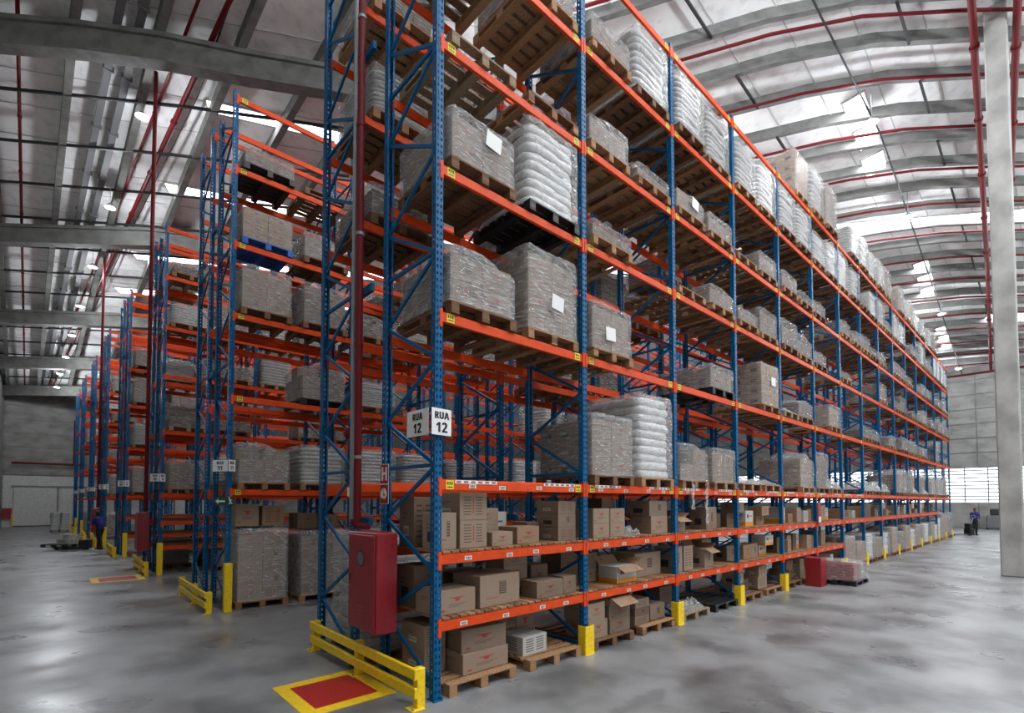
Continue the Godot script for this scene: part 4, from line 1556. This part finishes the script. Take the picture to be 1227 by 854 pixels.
	# floor pallets under the picking shelves
	for b in 6:
		for k in 2:
			var wood: int = [[1, 1], [2, 0], [3, 8], [0, 0], [2, 0], [0, 0]][b][k]
			pallet(Vector3(b * BAY + (0.64 if k == 0 else 1.88), 0, -0.57), "wooden floor pallet under the picking shelves, %s bay of row twelve rack, %s slot" % [ORD[b], "aisle-end" if k == 0 else "far"], b < 5, wood)
	tag(put("film_heap", S.heap1, M.film2, self, Vector3(2 * BAY + 0.6, 0.141, -0.2), 0.0, Vector3(0.9, 0.18, 0.34)), "crumpled white film lying on the pale pallet under third bay", "film")
	tag(put("film_heap", S.heap0, M.film2, self, Vector3(BAY + 1.32, 1.606, -0.3), 0.1, Vector3(0.5, 0.14, 0.4)), "grey plastic bundle beside cartons on upper picking shelf, second bay", "film")


# ---------------------------------------------------------------- protections at the row ends
func guard_rail(at: Vector3, long: float, label: String) -> void:
	var t := thing("guard_rail", label, "guard rail", at, 0.0, "yellow rack-end guard rails")
	for k in 3:
		var z := -long * 0.5 * k
		put("post", box_shape("guard_post", Vector3(0.1, 0.42, 0.09), 0.008), M.yellow, t, Vector3(0, 0.21, z))
		put("foot_plate", box_shape("guard_foot", Vector3(0.15, 0.012, 0.16), 0.003), M.yellow, t, Vector3(-0.045, 0.006, z))
		put("bolt", box_shape("guard_bolt", Vector3(0.02, 0.03, 0.02), 0.004), M.galv, t, Vector3(-0.105, 0.025, z + 0.05))
	for y in [0.36, 0.17]:
		var m := MB.new()
		m.cbox(Vector3(-0.06, y, -long * 0.5), Vector3(0.045, 0.115, long + 0.09), 0.008)
		put("rail", m.mesh(), M.yellow, t)


func end_of_aisle() -> void:
	for row in ROWS:
		var wide: float = rear_of(row)[2] + DEPTH - row[2]
		guard_rail(Vector3(row[1] - (0.24 if row[0] == 12 else 0.32), 0, -row[2] + 0.02), wide - 0.06, "yellow two-rail steel guard at the end of row %s" % ROW_WORD[row[0]])
		if row[0] != 12:
			tag(put("post_guard", box_shape("tall_guard", Vector3(0.14, 0.95, 0.13), 0.01), M.yellow, self, Vector3(row[1] - 0.02, 0.475, -row[2] + 0.09)), "tall yellow sleeve on the corner post of row %s" % ROW_WORD[row[0]], "post guard", "yellow post guards")
	for f in range(1, 16):
		tag(put("post_guard", S.guard, M.yellow, self, Vector3(f * BAY, 0, 0.0)), "yellow folded guard around the foot of %s post beyond the row twelve corner" % ORD[f - 1], "post guard", "yellow post guards")
	# hydrant cabinet hung on the frames of row 12, door towards the end aisle
	var t := thing("hydrant_cabinet", "large red hydrant cabinet with round window at the end of row twelve", "cabinet", Vector3(-0.25, 0.63, -1.02))
	put("cabinet_body", box_shape("cab", Vector3(0.27, 1.16, 0.72), 0.012), M.red, t, Vector3(0, 0.58, 0))
	for y in [0.3, 0.9]:
		put("bracket", box_shape("cab_bracket_b", Vector3(0.07, 0.05, 0.05)), M.galv, t, Vector3(0.168, y, -0.14))
	var door := put("cabinet_door", box_shape("cab_door", Vector3(0.022, 1.1, 0.66), 0.006), M.red, t, Vector3(-0.142, 0.58, 0))
	var ring := MB.new()
	for k in 24:
		var a0 := TAU * k / 24
		var a1 := TAU * (k + 1) / 24
		ring.poly([Vector3(0, cos(a0), sin(a0)) * 0.098 + Vector3(-0.016, 0, 0), Vector3(0, cos(a1), sin(a1)) * 0.098 + Vector3(-0.016, 0, 0), Vector3(0, cos(a1), sin(a1)) * 0.082 + Vector3(-0.018, 0, 0), Vector3(0, cos(a0), sin(a0)) * 0.082 + Vector3(-0.018, 0, 0)], Vector3.LEFT)
	put("window_ring", ring.mesh(), M.dark_metal, door, Vector3(0, 0.27, 0.0))
	var disc := MB.new()
	var pts := []
	for k in 24:
		pts.append(Vector3(0, cos(TAU * k / 24), sin(TAU * k / 24)) * 0.084)
	disc.poly(pts, Vector3.LEFT)
	put("round_window", disc.mesh(), M.duct, door, Vector3(-0.014, 0.27, 0.0))
	put("lock", box_shape("lock", Vector3(0.012, 0.09, 0.03), 0.003), M.black, door, Vector3(-0.015, 0.03, -0.29))
	for k in 3:
		put("vent_slot", box_shape("vent", Vector3(0.008, 0.016, 0.15), 0.003), M.red, door, Vector3(-0.013, -0.3 - k * 0.045, 0.0))
	# riser pipe and conduit
	var top := roof_y(-0.2, 1.42) - 0.4
	var p := thing("fire_riser", "tall dark red riser pipe standing at the end of row twelve", "pipe", Vector3(-0.245, 0, -1.46))
	var m := MB.new()
	m.tube(Vector3(0, 1.86, 0), Vector3(0, top, 0), 0.048, 14)
	put("pipe", m.mesh(), M.red_pipe, p)
	for k in 9:
		m = MB.new()
		m.tube(Vector3(0, 2.7 + k * 1.45, 0), Vector3(0, 2.74 + k * 1.45, 0), 0.056, 14)
		put("pipe_clamp", m.mesh(), M.galv if k % 2 == 0 else M.red_pipe, p)
	m = MB.new()
	m.tube(Vector3(0, 1.86, 0), Vector3(0, 1.84, 0.3), 0.04, 10)
	m.tube(Vector3(0, 1.84, -0.08), Vector3(0, 1.93, -0.08), 0.05, 10)
	put("valve", m.mesh(), M.red_pipe, p)
	m = MB.new()
	m.tube(Vector3(-0.02, 0, -0.0), Vector3(-0.02, top - 2.4, 0), 0.026, 10)
	tag(put("riser_conduit", m.mesh(), M.galv, self, Vector3(-0.25, 1.9, -1.58)), "thin grey conduit beside the red riser of row twelve", "conduit")
	var bell := thing("alarm_bell", "small red round alarm bell beside the riser of row twelve", "bell", Vector3(-0.26, 3.05, -1.72))
	m = MB.new()
	m.lathe([[0.0, 0.05], [0.05, 0.045], [0.075, 0.02], [0.08, 0.0], [0.0, 0.0]], 16)
	var dome := put("bell_dome", m.mesh(), M.red_pipe, bell)
	dome.rotation.z = PI / 2
	put("mounting_plate", box_shape("bell_plate", Vector3(0.02, 0.14, 0.1)), M.galv, bell, Vector3(0.01, 0, 0))
	# hydrant floor mark
	var q := thing("floor_marking", "red square with yellow border painted on floor before hydrant cabinet", "floor marking", Vector3(-0.70, 0.0, -1.05))
	q.scale = Vector3(0.86, 1, 0.92)
	m = MB.new()
	for e in [-1.0, 1.0]:
		m.box(Vector3(e * 0.5, 0.003, 0), Vector3(0.17, 0.006, 1.17))
		m.box(Vector3(0, 0.003, e * 0.5), Vector3(0.83, 0.006, 0.17))
	put("border", m.mesh(), M.yellow_floor, q)
	put("field", box_shape("mark_field", Vector3(0.83, 0.005, 0.83)), M.red_floor, q, Vector3(0, 0.0025, 0))
	# the same at row 10
	q = thing("floor_marking", "orange-red square with yellow border on floor at the end of row ten", "floor marking", Vector3(-1.75, 0.0, -13.2))
	put("border", m.mesh(), M.yellow_floor, q)
	put("field", box_shape("mark_field", Vector3(0.83, 0.005, 0.83)), M.red_floor, q, Vector3(0, 0.0025, 0))
	for row in [ROWS[2], ROWS[4]]:   # rows 10 and 8
		var c := thing("hydrant_cabinet", "red hydrant cabinet on the end frames of row %s" % ROW_WORD[row[0]], "cabinet", Vector3(row[1] - 0.31, 0.66, -row[2] - 1.2))
		put("bracket", box_shape("cab_bracket", Vector3(0.05, 0.05, 0.05)), M.galv, c, Vector3(0.158, 0.9, -0.345))
		put("cabinet_body", box_shape("cab", Vector3(0.27, 1.16, 0.72), 0.012), M.red, c, Vector3(0, 0.58, 0))
		put("cabinet_door", box_shape("cab_door", Vector3(0.022, 1.1, 0.66), 0.006), M.red, c, Vector3(-0.142, 0.58, 0))
		var rp := MB.new()
		rp.tube(Vector3(0, 1.86, 0), Vector3(0, roof_y(row[1], row[2] + 1.35) - 0.5, 0), 0.055, 12)
		tag(put("fire_riser", rp.mesh(), M.red_pipe, self, Vector3(row[1] - 0.22, 0, -row[2] - 1.36)), "tall dark red riser pipe standing at the end of row %s" % ROW_WORD[row[0]], "pipe")


# ---------------------------------------------------------------- signs
func letters(text: String, size: float) -> TextMesh:
	var tm := TextMesh.new()
	tm.text = text
	var f := SystemFont.new()
	f.font_names = PackedStringArray(["Droid Sans"])
	f.font_weight = 700
	tm.font = f
	tm.font_size = 64
	tm.pixel_size = size / 46.0
	tm.depth = 0.002
	tm.curve_step = 2.0
	return tm


func signs() -> void:
	for row in ROWS:
		var n: int = row[0]
		var h := 3.02 if n == 12 else 2.86
		var k := 1.0 if n == 12 else 0.78
		var t := thing("aisle_sign", "white angled aisle sign reading RUA %s on the corner post of row %s" % [two(n), ROW_WORD[n]], "sign", Vector3(row[1] - (0.15 if n == 12 else 0.06), h, -row[2] + (0.03 if n == 12 else 0.1)), 0.0, "white aisle number signs")
		t.scale = Vector3(k, k, k)
		var turn := -PI / 2 if n == 12 else -0.95
		var left := put("sign_panel", box_shape("sign_panel", Vector3(0.44, 0.29, 0.004)), M.white, t, Vector3(-0.22 * cos(turn), 0, 0.22 * sin(turn)), turn)
		var right := put("sign_panel", box_shape("sign_panel_b" if n == 12 else "sign_panel_c", Vector3(0.28 if n == 12 else 0.2, 0.29, 0.004)), M.white, t, Vector3(0.15 if n == 12 else 0.09, 0, 0.03), 0.12 if n == 12 else 0.5)
		for pn in [left, right]:
			var q := 0.66 if pn == right and n != 12 else 1.0
			for o in [-0.003, 0.0, 0.003]:      # strokes set heavy, as on the painted sign
				put("lettering", letters("RUA", 0.076), M.ink, pn, Vector3(o, 0.068, 0.003 + absf(o) * 0.1), 0.0, Vector3(q, 1, 1))
				put("lettering", letters(two(n), 0.108), M.ink, pn, Vector3(o, -0.062, 0.003 + absf(o) * 0.1), 0.0, Vector3(q, 1, 1))
	# hydrant symbol: an H above a coiled hose
	var hs := thing("hydrant_sign", "narrow red sign with letter H above a coiled hose, RUA 12", "sign", Vector3(-0.062, 2.37, -1.10))
	for k in 2:
		var pn := put("sign_panel", box_shape("hyd_panel", Vector3(0.19, 0.235, 0.004)), M.sign_red, hs, Vector3(0, 0.125 - 0.25 * k, 0), -PI / 2)
		put("border", box_shape("hyd_border", Vector3(0.205, 0.25, 0.003)), M.white, pn, Vector3(0, 0, -0.003))
		if k == 0:
			put("lettering", letters("H", 0.17), M.white, pn, Vector3(0, 0, 0.003))
		else:
			var m := MB.new()
			var prev := Vector3.ZERO
			for i in 61:
				var a := TAU * 2.6 * i / 60.0
				var r := 0.018 + 0.058 * i / 60.0
				var p := Vector3(cos(a) * r, sin(a) * r, 0.003)
				if i > 0:
					m.bar(prev, p, 0.013, 0.013)
				prev = p
			put("hose_coil", m.mesh(), M.white, pn)
	# exit arrow by row 11
	var ex := thing("exit_sign", "small dark green exit sign with white arrow and running figure", "sign", Vector3(-0.64, 2.16, -6.46))
	var ep := put("sign_panel", box_shape("exit_panel", Vector3(0.36, 0.17, 0.006)), M.green_sign, ex, Vector3.ZERO, -0.6)
	var m := MB.new()
	m.box(Vector3(-0.06, 0, 0.004), Vector3(0.14, 0.03, 0.002))
	m.poly([Vector3(-0.165, 0, 0.005), Vector3(-0.11, 0.05, 0.005), Vector3(-0.11, -0.05, 0.005)], Vector3.BACK)
	put("arrow", m.mesh(), M.white, ep)
	m = MB.new()
	m.bar(Vector3(0.09, 0.045, 0.004), Vector3(0.11, -0.005, 0.004), 0.003, 0.022)
	m.bar(Vector3(0.11, -0.005, 0.004), Vector3(0.085, -0.06, 0.004), 0.003, 0.015)
	m.bar(Vector3(0.11, -0.005, 0.004), Vector3(0.145, -0.055, 0.004), 0.003, 0.015)
	m.box(Vector3(0.085, 0.062, 0.004), Vector3(0.026, 0.026, 0.003))
	m.bar(Vector3(0.095, 0.03, 0.004), Vector3(0.14, 0.02, 0.004), 0.003, 0.012)
	put("running_figure", m.mesh(), M.white, ep)
	tag(put("document_holder", box_shape("doc", Vector3(0.01, 0.12, 0.22), 0.002), M.paper, self, Vector3(-0.203, 2.28, -1.74)), "small pale document plate beside the red riser, row twelve", "plate")
	# fire extinguisher plate on the picking face
	var fp := thing("extinguisher_sign", "red and white extinguisher plate standing out from sixth row twelve post", "sign", Vector3(5 * BAY + 0.02, 1.72, 0.06))
	put("sign_panel", box_shape("fx_panel", Vector3(0.26, 0.62, 0.012), 0.002), M.sign_red, fp, Vector3(0, 0.1, 0))
	put("white_field", box_shape("fx_white", Vector3(0.2, 0.16, 0.004)), M.white, fp, Vector3(0, -0.06, 0.008))


# ---------------------------------------------------------------- things on the open floor
func pallet_jack(at: Vector3, turn: float, label: String, bulky: bool) -> void:
	var t := thing("pallet_jack", label, "pallet jack", at, turn)
	for e in [-1.0, 1.0]:
		var f := MB.new()
		f.cbox(Vector3(0.55, 0.085, e * 0.19), Vector3(1.15, 0.05, 0.16), 0.01)
		put("fork", f.mesh(), M.dark_metal, t)
		var w := MB.new()
		w.tube(Vector3(1.02, 0.04, e * 0.19 - 0.05), Vector3(1.02, 0.04, e * 0.19 + 0.05), 0.04, 12)
		put("fork_roller", w.mesh(), M.black, t)
	var b := MB.new()
	b.cbox(Vector3(-0.14, 0.25, 0), Vector3(0.26, 0.4, 0.5), 0.03)
	if bulky:
		b.cbox(Vector3(-0.12, 0.6, 0), Vector3(0.22, 0.36, 0.42), 0.04)
	put("pump_body", b.mesh(), M.black if bulky else M.dark_metal, t)
	var wh := MB.new()
	wh.tube(Vector3(-0.16, 0.1, -0.1), Vector3(-0.16, 0.1, 0.1), 0.1, 16)
	put("steering_wheel", wh.mesh(), M.black, t)
	var h := MB.new()
	h.tube(Vector3(-0.16, 0.35, 0), Vector3(-0.42, 1.12, 0), 0.022, 8)
	put("drawbar", h.mesh(), M.grey_metal, t)
	var g := MB.new()
	var prev := Vector3.ZERO
	for i in 17:
		var a := TAU * i / 16.0
		var p := Vector3(-0.42 - 0.025 + cos(a) * 0.03, 1.2 + cos(a) * 0.09, sin(a) * 0.14)
		if i > 0:
			g.tube(prev, p, 0.014, 6)
		prev = p
	put("handle", g.mesh(), M.grey_metal if bulky else M.black, t)


func floor_things() -> void:
	rng.seed = 99
	# wrapped pallet left out on the floor before bay five and six
	var at := Vector3(12.5, 0, 0.56)
	pallet(at, "black plastic pallet standing out on the open floor before the racks", true, 8, PI / 2)
	var t := thing("wrapped_load", "dark red boxes and white parcels in loose film on the open floor", "load", at + Vector3(0, 0.141, 0), 0.0)
	put("carton", S.carton3, M.red, t, Vector3(-0.28, 0, 0.05), 0.0, Vector3(0.56, 0.4, 0.8))
	put("white_parcel", S.carton1, M.pale_carton, t, Vector3(0.18, 0, 0.2), 0.1, Vector3(0.34, 0.38, 0.5))
	put("white_parcel", S.carton1, M.pale_carton, t, Vector3(0.2, 0, -0.25), 0.0, Vector3(0.34, 0.3, 0.4))
	put("stretch_film", S.film1, M.film0, t, Vector3(0, -0.02, 0), 0.0, Vector3(1.18, 0.52, 0.98))
	put("loose_film", S.heap0, M.film2, t, Vector3(0.36, 0.0, 0.36), 0.3, Vector3(0.5, 0.14, 0.4))
	tag(put("red_cabinet", S.carton3, M.red, self, Vector3(11.4, 0, 0.3), 0.0, Vector3(0.42, 0.72, 0.36)), "plain dark red box standing between rack and wrapped pallet", "box")
	# end aisle: pallet under way on a jack, and a stack of white parcels
	pallet(Vector3(-2.75, 0.12, -25.9), "dark pallet raised on the jack in the end aisle", false, 8, 0.75)
	t = thing("parcel_stack", "white and brown parcels on the raised pallet in the end aisle", "parcels", Vector3(-2.62, 0.262, -25.8), 0.75)
	put("parcel", S.carton1, M.pale_carton, t, Vector3(-0.1, 0, 0.1), 0.0, Vector3(0.5, 0.22, 0.6))
	put("parcel", S.carton2, M.carton0, t, Vector3(0.3, 0, -0.1), 0.0, Vector3(0.34, 0.3, 0.7))
	put("parcel", S.carton1, M.pale_carton, t, Vector3(-0.05, 0.221, 0.1), 0.2, Vector3(0.34, 0.2, 0.36))
	pallet_jack(Vector3(-2.13, 0, -25.2), 2.36, "hand pallet jack with loop handle held by the person in the aisle", false)
	pallet(Vector3(-2.8, 0, -43.8), "pallet under white parcels far down the end aisle", false, 2)
	t = thing("wrapped_load", "heap of white film-wrapped parcels far down the end aisle", "load", Vector3(-2.8, 0.141, -43.8))
	for k in 3:
		for e in 2:
			put("parcel", S["bags%d" % (k % 3)], M.bag, t, Vector3(-0.25 + e * 0.5, k * 0.42, 0.0), 0.1 * k, Vector3(0.46, 0.4, 0.95))
	# open floor, far end
	pallet_jack(Vector3(39.9, 0, 0.5), 2.4, "electric pallet jack parked beside the person by the louvred wall", true)
	t = thing("cleaning_machine", "grey wheeled machine with boxes against the louvred wall", "machine", Vector3(50.8, 0, 1.15))
	put("machine_body", box_shape("mach", Vector3(0.8, 1.0, 1.0), 0.06), M.duct, t, Vector3(0, 0.6, 0))
	put("machine_top", box_shape("macht", Vector3(0.5, 0.5, 0.6), 0.06), M.dark_metal, t, Vector3(0, 1.35, 0))
	for e in [-1.0, 1.0]:
		var w := MB.new()
		w.tube(Vector3(-0.2, 0.14, e * 0.46 - 0.05), Vector3(-0.2, 0.14, e * 0.46 + 0.05), 0.14, 14)
		put("wheel", w.mesh(), M.black, t)
	tag(put("carton", S.carton0, M.carton2, self, Vector3(50.6, 0, 2.25), 0.2, Vector3(0.8, 0.5, 0.8)), "tan carton on the floor beside the machine at the louvred wall", "carton")


# ---------------------------------------------------------------- people
# surface nets over a smooth union of tapered capsules: [ax, ay, az, ra, bx, by, bz, rb]
func body_mesh(bones: Array, cell: float, blend := 0.03) -> ArrayMesh:
	var lo := Vector3(99, 99, 99)
	var hi := -lo
	for b in bones:
		for e in [0, 4]:
			var p := Vector3(b[e], b[e + 1], b[e + 2])
			lo = lo.min(p - Vector3.ONE * (b[e + 3] + cell * 3))
			hi = hi.max(p + Vector3.ONE * (b[e + 3] + cell * 3))
	var nx := int((hi.x - lo.x) / cell) + 2
	var ny := int((hi.y - lo.y) / cell) + 2
	var nz := int((hi.z - lo.z) / cell) + 2
	var f := PackedFloat32Array()
	f.resize(nx * ny * nz)
	f.fill(1.0)
	for b in bones:
		var a := Vector3(b[0], b[1], b[2])
		var d := Vector3(b[4], b[5], b[6]) - a
		var dd := maxf(d.length_squared(), 1e-8)
		var rr: float = maxf(b[3], b[7]) + 0.08
		var p0 := ((a.min(a + d) - Vector3.ONE * rr - lo) / cell).max(Vector3.ZERO)
		var p1 := ((a.max(a + d) + Vector3.ONE * rr - lo) / cell)
		for z in range(int(p0.z), mini(nz, int(p1.z) + 1)):
			for y in range(int(p0.y), mini(ny, int(p1.y) + 1)):
				for x in range(int(p0.x), mini(nx, int(p1.x) + 1)):
					var p := lo + Vector3(x, y, z) * cell
					var t := clampf((p - a).dot(d) / dd, 0.0, 1.0)
					var s: float = (p - a - d * t).length() - lerpf(b[3], b[7], t)
					var i := x + nx * (y + ny * z)
					var h := clampf(0.5 + 0.5 * (f[i] - s) / blend, 0.0, 1.0)
					f[i] = lerpf(f[i], s, h) - blend * h * (1.0 - h)
	var ids := {}
	var verts := PackedVector3Array()
	for z in nz - 1:
		for y in ny - 1:
			for x in nx - 1:
				var inside := 0
				var c := Vector3.ZERO
				var n := 0
				var v := []
				for k in 8:
					var val := f[(x + (k & 1)) + nx * ((y + ((k >> 1) & 1)) + ny * (z + (k >> 2)))]
					v.append(val)
					if val < 0.0:
						inside += 1
				if inside == 0 or inside == 8:
					continue
				for e in [[0, 1], [2, 3], [4, 5], [6, 7], [0, 2], [1, 3], [4, 6], [5, 7], [0, 4], [1, 5], [2, 6], [3, 7]]:
					var a: float = v[e[0]]
					var b: float = v[e[1]]
					if (a < 0.0) != (b < 0.0):
						var t := a / (a - b)
						var pa := Vector3(e[0] & 1, (e[0] >> 1) & 1, e[0] >> 2)
						var pb := Vector3(e[1] & 1, (e[1] >> 1) & 1, e[1] >> 2)
						c += pa.lerp(pb, t)
						n += 1
				ids[x + nx * (y + ny * z)] = verts.size()
				verts.append(lo + (Vector3(x, y, z) + c / n) * cell)
	var st := SurfaceTool.new()
	st.begin(Mesh.PRIMITIVE_TRIANGLES)
	for vv in verts:
		st.add_vertex(vv)
	var step := [1, nx, nx * ny]
	for key in ids:
		var z: int = key / (nx * ny)
		var y: int = (key / nx) % ny
		var x: int = key % nx
		for ax in 3:
			var o1: int = step[(ax + 1) % 3]
			var o2: int = step[(ax + 2) % 3]
			if [x, y, z][(ax + 1) % 3] == 0 or [x, y, z][(ax + 2) % 3] == 0:
				continue
			var f0 := f[key]
			var f1 := f[key + step[ax]]
			if (f0 < 0.0) == (f1 < 0.0):
				continue
			var q := [ids.get(key, -1), ids.get(key - o1, -1), ids.get(key - o1 - o2, -1), ids.get(key - o2, -1)]
			if q.has(-1):
				continue
			if f0 < 0.0:
				q.reverse()
			for k in [0, 1, 2, 0, 2, 3]:
				st.add_index(q[k])
	st.generate_normals()
	return st.commit()


func mirrored(b: Array, dz := 0.0) -> Array:
	return [b[0], b[1], -b[2], b[3], b[4], b[5], -b[6], b[7]]


func hand(at: Vector3, forward: Vector3, side: float) -> Array:
	var out := []
	var s := Vector3(0, 0, side)
	var palm := at + forward * 0.05
	out.append([at.x, at.y, at.z, 0.026, palm.x, palm.y, palm.z, 0.034])
	for k in 4:
		var root := palm + s * (-0.027 + k * 0.018) + forward * 0.01
		var mid: Vector3 = root + forward * [0.034, 0.04, 0.037, 0.028][k] + Vector3(0, -0.008, 0)
		var tip: Vector3 = mid + forward * 0.022 + Vector3(0, -0.024, 0)
		out.append([root.x, root.y, root.z, 0.010, mid.x, mid.y, mid.z, 0.009])
		out.append([mid.x, mid.y, mid.z, 0.009, tip.x, tip.y, tip.z, 0.008])
	var tr := at + forward * 0.025 - s * 0.03
	var tt := tr + forward * 0.04 - s * 0.03 + Vector3(0, -0.012, 0)
	out.append([tr.x, tr.y, tr.z, 0.012, tt.x, tt.y, tt.z, 0.009])
	return out


# a person facing local +x; wrists given for both hands; stride moves the feet apart
func person(at: Vector3, turn: float, label: String, wrists: Array, stride: float, bow: float, shirt: Material) -> void:
	var t := thing("person", label, "person", at, turn)
	var hipy := 0.90
	var sh := Vector3(0.02 + bow * 0.5, 1.40, 0)
	var head := Vector3(0.07 + bow, 1.60, 0)
	var legs := []
	var shoes := []
	var arms := []
	for e in [-1.0, 1.0]:
		var foot := Vector3(stride * e, 0.085, 0.09 * e)
		var knee := Vector3(stride * e * 0.5 + 0.05, 0.49, 0.09 * e)
		legs.append([0.0, hipy, 0.085 * e, 0.088, knee.x, knee.y, knee.z, 0.060])
		legs.append([knee.x, knee.y, knee.z, 0.060, foot.x, foot.y, foot.z, 0.040])
		shoes.append([foot.x - 0.04, 0.045, foot.z, 0.042, foot.x + 0.15, 0.035, foot.z + 0.02 * e, 0.034])
	var torso := [[0.0, hipy, 0, 0.13, 0.01, 1.10, 0, 0.125], [0.01, 1.10, -0.05, 0.115, sh.x, 1.32, -0.09, 0.105], [0.01, 1.10, 0.05, 0.115, sh.x, 1.32, 0.09, 0.105], [sh.x, sh.y, -0.16, 0.06, sh.x, sh.y, 0.16, 0.06]]
	var hands := []
	var sleeves := []
	for k in 2:
		var e: float = [-1.0, 1.0][k]
		var w: Vector3 = wrists[k]
		var s := Vector3(sh.x, sh.y - 0.01, 0.185 * e)
		var mid := (s + w) * 0.5
		var reach := (w - s).length()
		var drop := sqrt(maxf(0.0, 0.29 * 0.29 - reach * reach * 0.25))
		var elbow := mid + Vector3(-0.25, -0.9, 0.35 * e).normalized() * drop
		arms.append([s.x, s.y, s.z, 0.052, elbow.x, elbow.y, elbow.z, 0.042])
		arms.append([elbow.x, elbow.y, elbow.z, 0.040, w.x, w.y, w.z, 0.027])
		sleeves.append([s.x, s.y, s.z, 0.066, lerpf(s.x, elbow.x, 0.75), lerpf(s.y, elbow.y, 0.75), lerpf(s.z, elbow.z, 0.75), 0.058])
		hands.append(hand(w, (w - elbow).normalized(), e))
	var all := legs + torso + arms
	all.append([sh.x, sh.y, 0, 0.06, head.x - 0.02, head.y - 0.1, 0, 0.055])
	var skull := [[head.x - 0.015, head.y + 0.03, 0, 0.088, head.x + 0.005, head.y - 0.02, 0, 0.075], [head.x + 0.02, head.y - 0.02, 0, 0.066, head.x + 0.045, head.y - 0.085, 0, 0.040], [head.x + 0.075, head.y + 0.0, 0, 0.010, head.x + 0.095, head.y - 0.03, 0, 0.014], [head.x + 0.07, head.y - 0.062, -0.018, 0.010, head.x + 0.07, head.y - 0.062, 0.018, 0.010]]
	for e in [-1.0, 1.0]:
		skull.append([head.x - 0.01, head.y - 0.01, 0.082 * e, 0.014, head.x - 0.012, head.y - 0.04, 0.08 * e, 0.010])
	var body := ArrayMesh.new()
	for part in [[all, 0.018, 0.03], [skull, 0.008, 0.02], [hands[0], 0.005, 0.006], [hands[1], 0.005, 0.006]]:
		var m := body_mesh(part[0], part[1], part[2])
		body.add_surface_from_arrays(Mesh.PRIMITIVE_TRIANGLES, m.surface_get_arrays(0))
	var bo := put("body", body, M.skin, t)
	for e in [-1.0, 1.0]:
		var eye := MB.new()
		eye.lathe([[0.0, -0.008], [0.007, -0.004], [0.009, 0.0], [0.007, 0.004], [0.0, 0.008]], 8)
		put("eye", eye.mesh(), M.black, bo, Vector3(head.x + 0.062, head.y + 0.008, 0.03 * e))
	put("shirt", body_mesh(grown([torso[1], torso[2], torso[3], [0.0, hipy + 0.06, 0, 0.125, 0.01, 1.10, 0, 0.125]], 0.014) + sleeves, 0.018), shirt, t)
	put("trousers", body_mesh(grown(legs + [torso[0].duplicate()], 0.013, true), 0.018), M.trousers, t)
	put("shoes", body_mesh(shoes, 0.014), M.black, t)
	var hair := [[head.x - 0.03, head.y + 0.045, 0, 0.088, head.x - 0.04, head.y - 0.01, 0, 0.078], [head.x + 0.02, head.y + 0.075, 0, 0.055, head.x - 0.03, head.y + 0.07, 0, 0.07]]
	put("hair", body_mesh(hair, 0.012), M.hair, t)


func grown(bones: Array, by: float, lower := false) -> Array:
	var out := []
	for b in bones:
		var c: Array = b.duplicate()
		c[3] += by
		c[7] += by
		if lower and c[5] > 1.0:
			c[5] = 0.97
		out.append(c)
	return out


func people() -> void:
	person(Vector3(40.74, 0, 0.8), 3.6, "person in purple-blue shirt and dark trousers standing by the electric jack", [Vector3(0.30, 1.16, -0.08), Vector3(0.30, 1.16, 0.08)], 0.05, 0.06, M.shirt)
	person(Vector3(-1.55, 0, -24.75), 2.36, "person in purple-blue shirt pushing the loop-handled jack in the end aisle", [Vector3(0.42, 1.20, -0.12), Vector3(0.42, 1.20, 0.12)], 0.16, 0.10, M.shirt)
